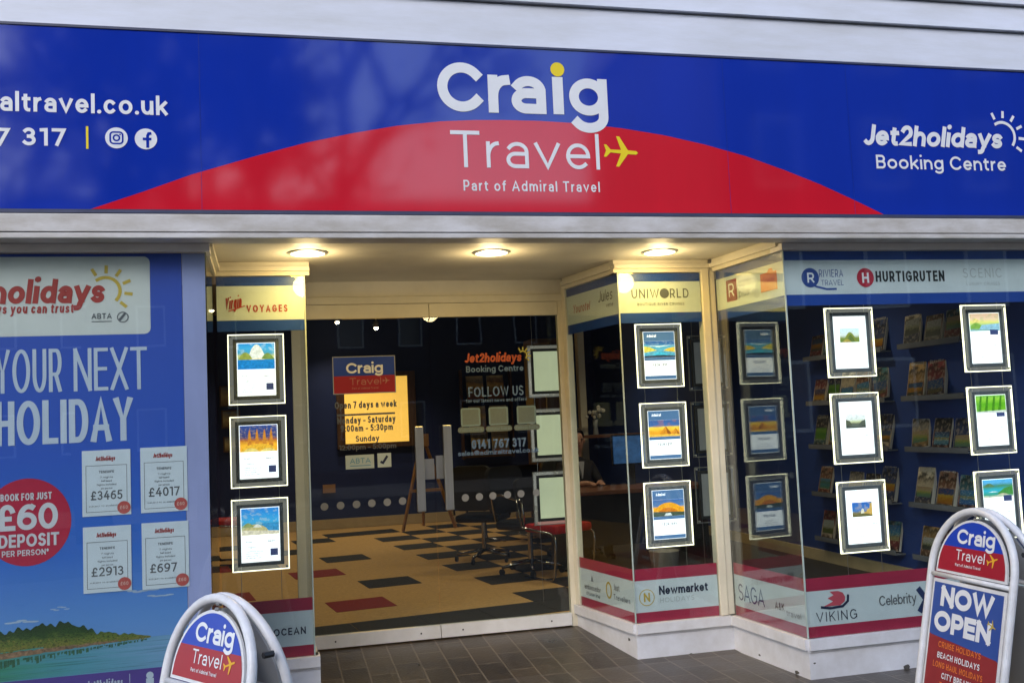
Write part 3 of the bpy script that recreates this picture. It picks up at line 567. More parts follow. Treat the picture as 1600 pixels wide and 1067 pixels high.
# ------------------------------------------------------------------ big poster in the left window
YPF = front(Y0 + .012)
po = thing('holiday_poster', 'huge blue holiday poster with island photo filling the left window', 'poster', (-.9, Y0 + .013, .23))
blue_print = pic('poster_blue_print', [(.0, (135, 168, 220)), (.2, (98, 146, 214)), (.34, (56, 110, 204)), (.55, (54, 92, 194)), (1, (56, 80, 180))], noise=.03, scale=3, rough=.4)
bm = NB(); slab(bm, YPF, rect(-2.6, ZP + .005, -.392, ZT - .004), -.004, 0); obj('sheet', bm, blue_print, po)
bm = NB(); slab(bm, YPF, rect(-.390, ZP + .005, -.278, ZT - .004), -.004, 0); obj('edge_strip', bm, mat('lilac_edge_film', (.40, .42, .74), rough=.35, var=.12, scale=2, stretch=(1, 1, .3)), po)
bm = NB(); poly(bm, YPF, rrect(-2.3, 2.066, -.545, ZT - .02, .03), .0012); wp = obj('white_panel', bm, mat('poster_white_print', (.70, .69, .68), rough=.4, var=.03), po)
bm = NB(); text(bm, YPF, 'Jet2holidays', -1.56, 2.226, .122, .21, a1=-.765, track=.05, sh=.12, d=.0026); text(bm, YPF, 'Package holidays you can trust', -1.585, 2.178, .048, .17, a1=-.905, track=.12, d=.0026, sh=.1); obj('lettering', bm, ink_red, wp)
bm = NB(); ray_sun(bm, YPF, -.755, 2.285, .068, .016, 125, -40, 6, .0026, .35); obj('sun_logo', bm, ink_gold, wp)
bm = NB(); text(bm, YPF, 'ABTA', -.822, 2.145, .028, .16, a1=-.728, d=.0026); poly(bm, YPF, rect(-.822, 2.13, -.728, 2.134), .0026); ribbon(bm, YPF, circ(-.676, 2.152, .025), .005, .0026, closed=True); ribbon(bm, YPF, [(-.688, 2.142), (-.668, 2.167)], .012, .0028); obj('badge', bm, ink_grey, wp)
pl = mat('poster_pale_letter', (.58, .63, .76), rough=.4, var=.03)
bm = NB(); text(bm, YPF, 'YOUR', -1.262, 1.790, .212, .082, a1=-.962, hs=None, track=.05, d=.0018); text(bm, YPF, 'NEXT', -.908, 1.789, .212, .082, a1=-.565, track=.05, d=.0018)
text(bm, YPF, 'BOOK', -1.72, 1.79, .212, .082, a1=-1.34, track=.06, d=.0018); text(bm, YPF, 'HOLIDAY', -1.262, 1.537, .214, .135, a1=-.636, track=.045, d=.0018); obj('lettering', bm, pl, po)
bm = NB(); poly(bm, YPF, circ(-1.122, 1.167, .197, .209, 48), .0012); ci = obj('red_roundel', bm, mat('roundel_red', (.50, .02, .06), rough=.4, var=.05), po)
bm = NB(); text(bm, YPF, 'BOOK FOR JUST', -1.24, 1.272, .034, .17, a1=-1.012, d=.0026, track=.1); text(bm, YPF, '£60', -1.262, 1.130, .125, .19, a1=-.985, d=.0026, track=.06); text(bm, YPF, 'DEPOSIT', -1.25, 1.050, .062, .19, a1=-.98, d=.0026, track=.08); text(bm, YPF, 'PER PERSON*', -1.235, 1.008, .028, .17, a1=-1.028, d=.0026, track=.12); obj('lettering', bm, mat('roundel_white', (.68, .66, .72), rough=.4, var=.03), ci)
# printed photograph: sky haze, sea, shore, trees
sea = pic('sea_print', [(.0, (60, 140, 95)), (.55, (62, 140, 105)), (.75, (85, 150, 170)), (1, (130, 165, 210))], noise=.12, scale=3, axis='X', speck=((40, 90, 80), .45, 6), stretch=(1, 1, 4))
bm = NB(); poly(bm, YPF, [(-2.6, .425), (-.394, .425), (-.394, .5755), (-.56, .5745), (-2.6, .572)], .0010); obj('sea_print', bm, sea, po)
bm = NB()
def tree_top(a):
    t = min(1, max(0, (a + 1.02) / .45)); h = .655 * (1 - t) + .578 * t if a > -1.02 else .655
    env = max(0., min(1, (-.56 - a) / .3))
    return h + env * (.016 * abs(math.sin(a * 31)) + .010 * abs(math.sin(a * 67 + 1)) + .006 * math.sin(a * 171) + .010 * math.sin(a * 13 + 2) + .014 * math.exp(-((a + .93) / .06) ** 2) - .006)
up = [(-2.6 + .008 * k, tree_top(-2.6 + .008 * k)) for k in range(255)]
dn = [(-.57, .571), (-.731, .567), (-.9, .558), (-1.033, .548), (-1.243, .536), (-2.6, .50)]
tz = [bm.verts.new(YPF.p(a, b, .0016)) for a, b in up]; bz = [bm.verts.new(YPF.p(a, .500 + (.571 - .500) * min(1, (a + 2.6) / 1.55) ** 1.0 + .0 if a < -1.05 else .548 + (a + 1.05) * .048, .0016)) for a, b in up]
for i in range(len(tz) - 1): bm.faces.new([bz[i], bz[i + 1], tz[i + 1], tz[i]])
trees_p = pic('island_print', [(.0, (110, 85, 65)), (.22, (150, 115, 85)), (.34, (135, 125, 60)), (.5, (105, 118, 52)), (.68, (52, 78, 38)), (1, (38, 58, 36))], noise=.22, scale=7, speck=((30, 48, 28), .85, 26), stretch=(7, 1, 1.4))
obj('island_print', bm, trees_p, po)
bm = NB()   # shore of sand and rock
N_ = 60; P_ = [(-1.5 + .78 * k / N_, .546 + .0225 * (k / N_)) for k in range(N_ + 1)]
lo_ = [(a, b - .030 * (1 - k / N_) - .003 + random.uniform(-.002, .002)) for k, (a, b) in enumerate(P_)]; hi_ = [(a, b + .004 + random.uniform(-.003, .003)) for a, b in P_]
vl = [bm.verts.new(YPF.p(a, b, .0021)) for a, b in lo_]; vh = [bm.verts.new(YPF.p(a, b, .0021)) for a, b in hi_]
for i in range(N_): bm.faces.new([vl[i], vl[i + 1], vh[i + 1], vh[i]])
obj('shore_print', bm, mat('shore_print', (.36, .20, .12), rough=.4, var=.4, scale=50, dark=(.10, .065, .04)), po)
bm = NB()   # wooded reflections and ripples printed on the water
for k in range(90):
    a = -1.35 + .0085 * k + random.uniform(-.01, .01); top = .512 + (.566 - .512) * (a + 1.35) / .77; h = random.uniform(.004, .05) * (1 - (a + 1.35) / .9); w_ = random.uniform(.004, .014)
    poly(bm, YPF, [(a, top - h), (a + w_, top - h * .9), (a + w_ * .9, top + .003), (a, top)], .00135 + .00001 * (k % 9))
obj('reflection_print', bm, mat('water_green_print', (.045, .14, .075), rough=.4, var=.3, scale=40), po)
bm = NB()
for k in range(320):
    a = random.uniform(-1.35, -.6); t_ = (a + 1.35) / .75; base = .54 + .025 * t_; z = base + random.uniform(.0, .085) * (1 - t_ * .85); r_ = random.uniform(.003, .009) * (1.1 - .6 * t_)
    n_ = 9; poly(bm, YPF, [(a + r_ * random.uniform(.6, 1.1) * math.cos(2 * math.pi * i / n_), min(tree_top(a) - .001, z + r_ * .75 * random.uniform(.6, 1.1) * math.sin(2 * math.pi * i / n_))) for i in range(n_)], .0018 + .00002 * (k % 12))
obj('foliage_print', bm, mat('foliage_print', (.24, .22, .05), rough=.4, var=.5, scale=45, dark=(.014, .035, .010)), po)
bm = NB(); poly(bm, YPF, [(-2.6, ZP + .006), (-.394, ZP + .006), (-.394, .424), (-2.6, .424)], .0013); pb = obj('purple_footer', bm, mat('footer_purple', (.10, .055, .30), rough=.4, var=.06), po)
bm = NB(); ribbon(bm, YPF, [(-.668, .30), (-.668, .405)], .003, .0024); poly(bm, YPF, circ(-.575, .39, .017), .0024); poly(bm, YPF, rect(-.593, .33, -.557, .376), .0026); text(bm, YPF, 'Jet2holidays', -.86, .355, .036, .17, a1=-.70, d=.0024); obj('lettering', bm, pl, pb)
cloud_m = mat('cloud_print', (.42, .52, .70), rough=.4, var=.1)
bm = NB()
for cx, cz, w_ in ((-.60, .80, .12), (-.52, .765, .10), (-.98, .745, .07), (-1.15, .70, .12)):
    for k in range(5): poly(bm, YPF, circ(cx + (k - 2) * w_ * .22, cz + random.uniform(-.006, .008), w_ * .2, w_ * .035, 14), .0008 + k * .00005)
obj('cloud_print', bm, cloud_m, po)
# four price cards
YC = front(Y0 + .0085)
for (a0, a1, z0, z1, price, lab) in ((-.874, -.650, 1.175, 1.495, '£3465', 'upper left of the four white price cards, reading 3465'), (-.604, -.383, 1.176, 1.497, '£4017', 'upper right of the four white price cards, reading 4017'),
                                     (-.873, -.652, .806, 1.124, '£2913', 'lower left of the four white price cards, reading 2913'), (-.603, -.382, .803, 1.126, '£697', 'lower right of the four white price cards, reading 697')):
    c = thing('price_card', lab, 'price card', ((a0 + a1) / 2, Y0 + .0085, z0), 'price cards on the left window')
    bm = NB(); slab(bm, YC, rect(a0, z0, a1, z1), -.0012, 0); obj('sheet', bm, mat('card_paper', (.68, .72, .80), rough=.5, var=.03), c)
    mx = (a0 + a1) / 2
    bm = NB(); ribbon(bm, YC, rect(a0 + .018, z0 + .02, a1 - .018, z1 - .075), .0022, .0006, closed=True)
    text(bm, YC, price, mx - .073, z0 + .078, .044, .15, a1=mx + .073 - (.02 if price == '£697' else 0), d=.0006, track=.12)
    text(bm, YC, 'TENERIFE', mx - .035, z1 - .112, .012, .18, a1=mx + .035, d=.0006)
    for k, wd in enumerate((.03, .024, .045, .026)): text(bm, YC, ('7 nights', 'half board', 'flights included', 'per person')[k], mx - wd, z1 - .137 - .018 * k, .009, .14, a1=mx + wd, d=.0006)
    text(bm, YC, 'subject to availability', a0 + .03, z0 + .045, .008, .12, a1=a1 - .05, d=.0006); obj('print', bm, ink_grey, c)
    bm = NB(); text(bm, YC, 'Jet2holidays', mx - .05, z1 - .052, .022, .2, a1=mx + .04, d=.0006, sh=.15); obj('logo', bm, ink_red, c)
    bm = NB(); poly(bm, YC, circ(a1 - .033, z0 + .035, .031), .0012); st = obj('sticker', bm, mat('sticker_red', (.55, .10, .09), rough=.4, var=.05), c)
    bm = NB(); text(bm, YC, '£60', a1 - .052, z0 + .028, .017, .17, a1=a1 - .015, d=.002); obj('lettering', bm, mat('sticker_pink', (.75, .45, .40), var=.05), st)

# ------------------------------------------------------------------ light pockets hanging in the windows
LEDE = .74
sheet_white = mat('backlit_sheet', (.88, .90, .92), emis=LEDE, var=.02)
cap_ink = mat('caption_ink', (.20, .22, .26), emis=.15, var=.05)
badge_m = mat('badge_navy', (.06, .08, .22), emis=.25, var=.05)
PICS = {
 'lagoon': ([(0, (30, 125, 215)), (.28, (30, 130, 220)), (.36, (120, 180, 210)), (.5, (190, 190, 120)), (.62, (70, 150, 190)), (.8, (60, 160, 225)), (1, (40, 140, 220))], .05, 4, ((225, 235, 235), .25, 7)),
 'temple': ([(0, (235, 160, 30)), (.25, (245, 185, 50)), (.42, (190, 110, 40)), (.55, (70, 70, 120)), (1, (45, 75, 150))], .05, 6, ((240, 200, 110), .25, 12)),
 'beach': ([(0, (205, 185, 130)), (.25, (170, 175, 130)), (.38, (60, 150, 190)), (.5, (60, 165, 220)), (1, (40, 130, 215))], .05, 4, ((230, 225, 190), .25, 9)),
 'wave': ([(0, (40, 60, 75)), (.12, (60, 165, 215)), (.35, (150, 200, 210)), (.5, (210, 190, 70)), (.62, (80, 165, 205)), (.8, (55, 105, 165)), (1, (50, 90, 150))], .05, 3, ((225, 240, 240), .25, 6)),
 'pyramid': ([(0, (200, 130, 30)), (.3, (225, 160, 40)), (.55, (240, 205, 70)), (.66, (60, 100, 160)), (1, (55, 90, 150))], .05, 6, ((190, 110, 30), .25, 5)),
 'field': ([(0, (70, 85, 95)), (.15, (90, 100, 80)), (.3, (225, 155, 30)), (.5, (235, 165, 40)), (.62, (80, 120, 165)), (1, (55, 95, 155))], .05, 4, ((120, 100, 30), .25, 8)),
 'hill': ([(0, (95, 120, 60)), (.3, (115, 130, 60)), (.5, (205, 215, 210)), (1, (200, 225, 235))], .05, 3, ((160, 150, 70), .25, 10)),
 'coast': ([(0, (100, 110, 105)), (.3, (90, 95, 80)), (.45, (190, 195, 150)), (.6, (215, 220, 215)), (1, (235, 238, 238))], .05, 4, ((50, 60, 50), .25, 8)),
 'tower': ([(0, (95, 85, 50)), (.25, (120, 110, 70)), (.42, (60, 110, 175)), (1, (35, 95, 175))], .05, 4, ((215, 190, 130), .25, 5)),
 'sunset': ([(0, (120, 160, 170)), (.3, (140, 185, 120)), (.5, (220, 215, 120)), (.7, (235, 200, 170)), (1, (225, 185, 150))], .05, 4, ((120, 170, 60), .25, 7)),
 'vines': ([(0, (190, 200, 190)), (.15, (110, 170, 40)), (.5, (90, 165, 30)), (.8, (140, 195, 60)), (1, (110, 170, 80))], .05, 4, ((50, 110, 25), .25, 12)),
 'cove': ([(0, (230, 220, 200)), (.15, (60, 150, 120)), (.4, (45, 165, 190)), (.65, (70, 130, 90)), (.8, (90, 165, 210)), (1, (80, 170, 225))], .05, 4, ((40, 120, 150), .25, 7)),
}
def hump(a0, a1, h, n=14, p=1., b=0.): return [(a0, b)] + [(a0 + (a1 - a0) * k / n, b + h * math.sin(math.pi * k / n) ** p) for k in range(1, n)] + [(a1, b)]
SHAPES = {
 'lagoon': [((225, 235, 240), hump(.28, .75, .62, p=.7, b=.34)), ((150, 165, 80), hump(0, .42, .3, b=.36)), ((120, 150, 80), hump(.62, 1, .26, b=.36)), ((235, 225, 190), hump(.2, .85, .09, b=.33)), ((28, 130, 215), [(0, 0), (1, 0), (1, .37), (0, .37)])],
 'temple': [((215, 140, 50), [(x0, .2), (x0 + .12, .2), (x0 + .09, .7), (x0 + .06, .88), (x0 + .03, .7)]) for x0 in (.2, .4, .6, .78)] + [((250, 190, 60), hump(0, 1, .3, p=.4)), ((255, 225, 130), hump(.1, .5, .14, p=.5)), ((255, 225, 130), hump(.55, .95, .12, p=.5))],
 'beach': [((60, 150, 205), [(.5, .12), (1, .1), (1, .42), (.55, .42)]), ((200, 190, 135), hump(-.0, .72, .28, p=.6, b=.12)), ((150, 165, 105), hump(.02, .34, .16, b=.3)), ((225, 225, 215), hump(.3, .55, .12, b=.28)), ((235, 225, 200), [(0, 0), (1, 0), (1, .12), (0, .2)])],
 'wave': [((90, 170, 205), [(0, .15), (1, .1), (1, .7), (.5, .62), (0, .8)]), ((215, 205, 90), [(0, .3), (.42, .42), (.2, .62), (0, .7)]), ((225, 195, 70), [(1, .3), (.62, .4), (.78, .55), (1, .62)]), ((215, 235, 240), [(.1, .72), (.5, .62), (.95, .76), (.5, .7)]), ((70, 185, 225), hump(.25, .8, .26, b=.08)), ((45, 60, 75), [(0, 0), (1, 0), (1, .08), (.6, .14), (0, .1)])],
 'pyramid': [((215, 140, 35), [(.3, .1), (.75, .1), (.55, .62)]), ((165, 95, 25), [(.55, .62), (.75, .1), (.6, .1)]), ((225, 150, 45), [(.68, .1), (1, .1), (.86, .5)]), ((170, 100, 30), [(.86, .5), (1, .1), (.92, .1)]), ((235, 185, 70), [(0, 0), (1, 0), (1, .12), (0, .16)])],
 'field': [((232, 160, 35), hump(.0, 1, .62, p=.6, b=.2)), ((205, 120, 25), hump(.15, .8, .3, p=.6, b=.22)), ((70, 85, 70), [(0, 0), (1, 0), (1, .22), (0, .3)]), ((215, 225, 225), [(.35, .04), (.6, .04), (.55, .2), (.4, .18)])],
 'hill': [((130, 140, 60), hump(.12, .92, .72, p=1.3)), ((95, 112, 55), hump(.3, .8, .55, p=1.6)), ((170, 150, 70), hump(.1, .6, .22))],
 'coast': [((85, 90, 72), [(0, .15), (.32, .22), (.2, .5), (0, .62)]), ((85, 92, 80), [(1, .15), (.62, .2), (.8, .48), (1, .58)]), ((70, 75, 70), [(0, 0), (1, 0), (1, .18), (.5, .1), (0, .2)])],
 'tower': [((205, 165, 85), [(.55, .1), (1, .1), (1, .95), (.9, .9), (.86, .55), (.75, .5), (.7, .32), (.58, .3)]), ((225, 215, 190), [(.42, .1), (.6, .1), (.58, .5), (.5, .56), (.44, .45)]), ((105, 100, 60), hump(0, 1, .22, p=.5))],
 'sunset': [((130, 175, 75), hump(0, .42, .36, p=.6, b=.12)), ((235, 215, 130), hump(.05, .35, .22, b=.5)), ((150, 195, 215), [(.3, .1), (1, .05), (1, .42), (.4, .34)])],
 'vines': [((70, 135, 25), [(x0, .1), (x0 + .1, .1), (x0 + .16, .95), (x0 + .1, .95)]) for x0 in (.05, .27, .5, .72)] + [((210, 215, 205), [(0, 0), (1, 0), (1, .14), (0, .08)])],
 'cove': [((75, 145, 70), [(1, .12), (.45, .2), (.7, .5), (1, .62)]), ((205, 200, 170), hump(.45, .85, .1, b=.12)), ((95, 130, 90), hump(0, .4, .2, b=.6)), ((225, 240, 240), hump(.15, .5, .05, b=.3))],
}
def picture_shapes(fr, r, pk, parent):
    (a0, b0), (a1, _), (_, b1) = r[0], r[1], r[2]
    for k, (c, pts) in enumerate(SHAPES[pk]):
        bm = NB(); poly(bm, fr, [(a0 + (a1 - a0) * min(1, max(0, x)), b0 + (b1 - b0) * min(1, max(0, y))) for x, y in pts], .0031 + .0003 * k)
        obj('picture_detail', bm, mat('print_%d_%d_%d' % c, lin(*c), rough=.4, emis=.48, var=.22, scale=70), parent)
def pocket(x, y, z, pk, label, group, layout='half', back=False):
    t = thing('light_pocket', label, 'light pocket', (x, y, z), group); fr = Fr((x, y, z), (1, 0, 0)); W_, H_ = .164, .211
    bm = NB(); slab(bm, fr, rect(-W_ + .006, -H_ + .006, W_ - .006, H_ - .006), -.006, 0); obj('acrylic_panel', bm, pane_m if back == 2 else acrylic, t)
    bm = NB()
    for r_ in (rect(-W_, -H_, -W_ + .0058, H_), rect(W_ - .0058, -H_, W_, H_), rect(-W_ + .006, -H_, W_ - .006, -H_ + .0058), rect(-W_ + .006, H_ - .0058, W_ - .006, H_)): slab(bm, fr, r_, -.008, .002)
    obj('lit_edge', bm, glow if not back else mat('dim_edge', (.25, .26, .26), rough=.3), t)
    bm = NB(); a, b_ = .134, .182; ia, ib = .112, .159
    for r_ in (rect(-a, -b_, -ia, b_), rect(ia, -b_, a, b_), rect(-ia, -b_, ia, -ib), rect(-ia, ib, ia, b_)): slab(bm, fr, r_, -.02, .006)
    fo = obj('frame', bm, black_plastic if back else pocket_frame, t); bv = fo.modifiers.new('b', 'BEVEL'); bv.width = .004; bv.segments = 2
    bm = NB()
    for sx in (-1, 1):
        for sz in (-1, 1): slab(bm, fr, circ(sx * .148, sz * .196, .007, n=12), -.01, .01)
    obj('corner_stud', bm, alu, t)
    bm = NB(); slab(bm, fr, rect(-ia + .0005, -ib + .0005, ia - .0005, ib - .0005), -.019, .001)
    if back:
        obj('sheet', bm, pale_card if back == 1 else mat('grey_back_sheet', (.40, .42, .44), rough=.6, var=.05), t); return t
    po_ = obj('poster', bm, sheet_white, t)
    st, nz, sc, sp = PICS[pk]; m = pic('print_' + pk, st, nz, sc, emis=.5, speck=sp)
    if layout == 'half': r_ = rect(-ia + .004, .0, ia - .004, ib - .004)
    elif layout == 'cap': r_ = rect(-ia + .003, -.012, ia - .003, .096)
    elif layout == 'mid': r_ = rect(-.072, -.0, .062, .085)
    elif layout == 'top': r_ = rect(-ia + .004, .045, ia - .004, ib - .004)
    else: r_ = rect(-ia + .004, -.02, ia - .004, ib - .004)
    bm = NB(); poly(bm, fr, r_, .0025); obj('picture', bm, m, po_); picture_shapes(fr, r_, pk, po_)
    if layout == 'cap':
        bm = NB(); poly(bm, fr, rect(-ia + .003, .0965, ia - .003, ib - .003), .0025); poly(bm, fr, rect(-ia + .003, -.032, ia - .003, -.0125), .0025); poly(bm, fr, rect(-ia + .003, -ib + .003, ia - .003, -ib + .026), .0025); hd = obj('blue_header', bm, mat('header_print_blue', (.07, .16, .33), emis=.42, var=.03), po_)
        bm = NB(); text(bm, fr, 'Admiral', -.085, .122, .018, .16, a1=-.02, d=.004); obj('header_lettering', bm, sheet_white, po_)
    bm = NB()
    if layout == 'half':
        for q_ in range(4): text(bm, fr, ('Departing spring', 'Return flights', 'Transfers and bags', 'Breakfast daily')[q_], -.085, -.098 - .013 * q_, .0075, .14, a1=.01 - .012 * (q_ % 3), d=.0025)
        text(bm, fr, 'from', -.085, -.045, .012, .14, a1=-.05, d=.0025); text(bm, fr, 'departs', .04, -.045, .012, .14, a1=.085, d=.0025); text(bm, fr, '7 nights', -.085, -.075, .010, .14, a1=-.03, d=.0025)
    elif layout == 'cap':
        for q_ in range(2): text(bm, fr, ('Return flights and transfers', 'Terms apply, call in store')[q_], -.07, -.114 - .012 * q_, .007, .14, a1=.07, d=.0025)
        text(bm, fr, 'FROM £899', -.05, -.072, .02, .16, a1=.05, d=.0025); text(bm, fr, 'per person', -.03, -.10, .009, .14, a1=.03, d=.0025)
    else:
        for q_ in range(5): text(bm, fr, ('Seven nights half board', 'Return flights included', 'Coach transfers', 'Guided excursions', 'Two sharing')[q_], -.075, -.034 - .014 * q_, .007, .13, a1=.03 - .015 * (q_ % 3), d=.0025)
        text(bm, fr, 'departures', -.04, -.12, .008, .14, a1=.0, d=.0025); text(bm, fr, 'call in', .05, -.05, .010, .14, a1=.09, d=.0025)
    obj('caption', bm, cap_ink, po_)
    if layout in ('half', 'top'):
        bm = NB(); poly(bm, fr, rect(.055, -.125, .098, -.085) if layout == 'half' else rect(.035, .02, .095, .055), .003); obj('badge', bm, badge_m, po_)
    return t
GV, GU, GR = 'lit picture pockets left of the doors', 'lit picture pockets right of the doors', 'lit picture pockets in the right front window'
pocket(-.040, 6.20, 1.925, 'lagoon', 'lit pocket with a turquoise lagoon picture, topmost left of the doors', GV)
pocket(-.038, 6.20, 1.434, 'temple', 'lit pocket with a golden temple at night, middle one left of the doors', GV)
pocket(-.040, 6.20, .945, 'beach', 'lit pocket with a blue sky and beach picture, lowest left of the doors', GV)
pocket(2.549, 6.20, 1.935, 'wave', 'lit pocket with a blue wave and yellow picture, topmost right of the doors', GU, 'cap')
pocket(2.552, 6.20, 1.413, 'pyramid', 'lit pocket with yellow pyramids picture, middle one right of the doors', GU, 'cap')
pocket(2.551, 6.20, .895, 'field', 'lit pocket with an orange field picture, lowest right of the doors', GU, 'cap')
pocket(3.463, 5.40, 1.931, 'hill', 'bright white pocket with a small green hill picture, top left in the right front window', GR, 'mid')
pocket(3.463, 5.40, 1.413, 'coast', 'bright white pocket with a small grey coast picture, left column middle of right front window', GR, 'mid')
pocket(3.465, 5.40, .885, 'tower', 'bright white pocket with a small blue and gold picture, lowest left in right front window', GR, 'mid')
pocket(4.420, 5.40, 1.934, 'sunset', 'bright pocket with a peach sunset beach picture, top right in the right front window', GR, 'top')
pocket(4.418, 5.40, 1.419, 'vines', 'bright pocket with a green vineyard picture, right column middle of right front window', GR, 'top')
pocket(4.420, 5.40, .895, 'cove', 'bright pocket with a turquoise cove picture, behind the right pavement sign', GR, 'top')
GK = 'picture pockets seen from behind'
for z, w_ in ((1.933, 'topmost'), (1.423, 'middle'), (.925, 'lowest')):
    pocket(2.215, 7.75, z, None, w_ + ' pale green card back, seen through the right door by the jamb', GK, back=1)
    pocket(3.335, 7.15, z - .005, None, w_ + ' dim grey card back, beside the cream corner post', GK, back=2)
cable_m = mat('steel_cable', (.5, .5, .5), rough=.3, metal=.9)
for x, y, w_ in ((-.040, 6.215, 'left of the doors'), (2.551, 6.215, 'right of the doors'), (3.464, 5.415, 'in the left column of the right front window'), (4.419, 5.415, 'in the right column of the right front window'), (2.215, 7.765, 'behind the right door jamb'), (3.335, 7.165, 'behind the corner post')):
    t = thing('cable_kit', 'thin steel cables carrying pockets ' + w_, 'hanging cables', (x, y, .3), 'cable pairs holding picture pockets')
    for s in (-.115, .115):
        bm = NB(); tube(bm, [(x + s, y, .12), (x + s, y, 2.6)], .0016, 5); obj('cable', bm, cable_m, t)

# ------------------------------------------------------------------ stickers on the doors
FDs = front(Y2 - .0002)
s = thing('door_sign', 'small blue and red shop name sign stuck on the left door', 'sign', (.677, Y2 - .002, 1.78))
bm = NB(); slab(bm, FDs, rect(.461, 1.781, .893, 2.040), .0005, .002); obj('border', bm, mat('sign_border', (.30, .32, .36), var=.05), s)
bm = NB(); poly(bm, FDs, rect(.467, 1.905, .887, 2.034), .003); obj('blue_half', bm, mat('door_sign_blue', (.012, .05, .34), rough=.35, var=.05), s)
bm = NB(); poly(bm, FDs, rect(.467, 1.787, .887, 1.9045), .003); obj('red_half', bm, mat('door_sign_red', (.33, .014, .02), rough=.35, var=.05), s)
bm = NB(); text(bm, FDs, 'Craig', .553, 1.922, .072, .20, a1=.806, d=.0042, xh=.77, track=.07); obj('lettering', bm, sign_white, s)
bm = NB(); text(bm, FDs, 'Travel', .575, 1.842, .048, .10, a1=.79, d=.0042); text(bm, FDs, 'Part of Admiral Travel', .59, 1.812, .014, .14, a1=.77, d=.0042); plane_mark(bm, FDs, .825, 1.867, .05, 0, .0042); obj('lettering', bm, mat('door_sign_dull', (.42, .20, .14), var=.05), s)
vin = mat('grey_door_vinyl', (.10, .115, .14), rough=.5, var=.05)
s = thing('opening_hours_sticker', 'opening hours lettering on the left door, crossing the yellow screen', 'sticker', (.68, Y2 - .001, 1.41))
bm = NB(); text(bm, FDs, 'Open 7 days a week', .468, 1.682, .048, .19, a1=.893, d=.001, track=.1); poly(bm, FDs, rect(.48, 1.632, .88, 1.645), .001); text(bm, FDs, 'Monday - Saturday', .482, 1.578, .048, .19, a1=.882, d=.001, track=.1); text(bm, FDs, '9:00am - 5:30pm', .503, 1.523, .046, .19, a1=.862, d=.001, track=.1)
text(bm, FDs, 'Sunday', .603, 1.452, .042, .19, a1=.765, d=.001, track=.1); text(bm, FDs, '12:00pm - 5:00pm', .490, 1.398, .036, .19, a1=.88, d=.001, track=.1); obj('lettering', bm, vin, s)
pale = mat('pale_sticker', (.46, .54, .54), rough=.5, var=.04)
s = tag(obj('trade_badge_sticker', (lambda b: (slab(b, FDs, rect(.530, 1.268, .724, 1.362), .0005, .0015), b)[1])(NB()), pale), 'wide pale badge sticker low on the left door', 'sticker')
ORG[s] = ORG[s]; bm = NB(); text(bm, FDs, 'ABTA', .56, 1.305, .036, .15, a1=.70, d=.0025); poly(bm, FDs, rect(.56, 1.286, .70, 1.292), .0025); ob = obj('lettering', bm, mat('badge_blue', (.12, .30, .45), var=.05), s)
s = tag(obj('flight_badge_sticker', (lambda b: (slab(b, FDs, rect(.748, 1.270, .842, 1.366), .0005, .0015), b)[1])(NB()), pale), 'small square pale badge sticker with a dark tick, low on the left door', 'sticker')
bm = NB(); ribbon(bm, FDs, [(.775, 1.305), (.785, 1.30), (.812, 1.34)], .016, .0025); obj('mark', bm, ink_navy, s)
s = thing('holiday_brand_sticker', 'orange-red brand lettering with a yellow sun, high on the right door', 'sticker', (1.6, Y2 - .001, 1.9))
bm = NB(); text(bm, FDs, 'Jet2holidays', 1.385, 1.972, .066, .20, a1=1.80, d=.001, sh=.15, track=.05); obj('lettering', bm, mat('door_orange', (.50, .09, .03), var=.05), s)
bm = NB(); ray_sun(bm, FDs, 1.815, 2.015, .03, .010, 125, -40, 6, .001, .4); obj('sun_logo', bm, mat('door_sun', (.55, .50, .10), var=.05), s)
bm = NB(); text(bm, FDs, 'Booking Centre', 1.395, 1.903, .044, .17, a1=1.815, d=.001, track=.12); obj('lettering', bm, mat('door_blue', (.13, .22, .40), var=.05), s)
db = MATS['door_blue']
s = thing('contact_sticker', 'pale blue contact lettering with three blank code cards on the right door', 'sticker', (1.6, Y2 - .001, 1.33))
bm = NB(); text(bm, FDs, 'FOLLOW US', 1.405, 1.728, .07, .14, a1=1.808, d=.001, track=.12); text(bm, FDs, 'for our latest news and offers', 1.385, 1.688, .026, .17, a1=1.828, d=.001); text(bm, FDs, '0141 767 317', 1.412, 1.362, .064, .20, a1=1.81, d=.001, track=.1); text(bm, FDs, 'sales@admiraltravel.co.uk', 1.312, 1.318, .034, .19, a1=1.902, d=.001, track=.1); obj('lettering', bm, db, s)
for a in (1.343, 1.545, 1.751):
    bm = NB(); slab(bm, FDs, rrect(a, 1.522, a + .141, 1.652, .012), .0005, .0012); slab(bm, FDs, rrect(a - .024, 1.478, a + .166, 1.518, .018), .0005, .0012); c = obj('code_card', bm, mat('grey_green_card', (.17, .21, .19), rough=.6, var=.08, scale=60), s)
    bm = NB(); ribbon(bm, FDs, rrect(a + .006, 1.528, a + .135, 1.646, .01), .012, .0022, closed=True); text(bm, FDs, 'follow here', a - .01, 1.490, .018, .16, a1=a + .15, d=.0022); obj('card_border', bm, mat('mint_vinyl', (.22, .31, .31), var=.05), c)

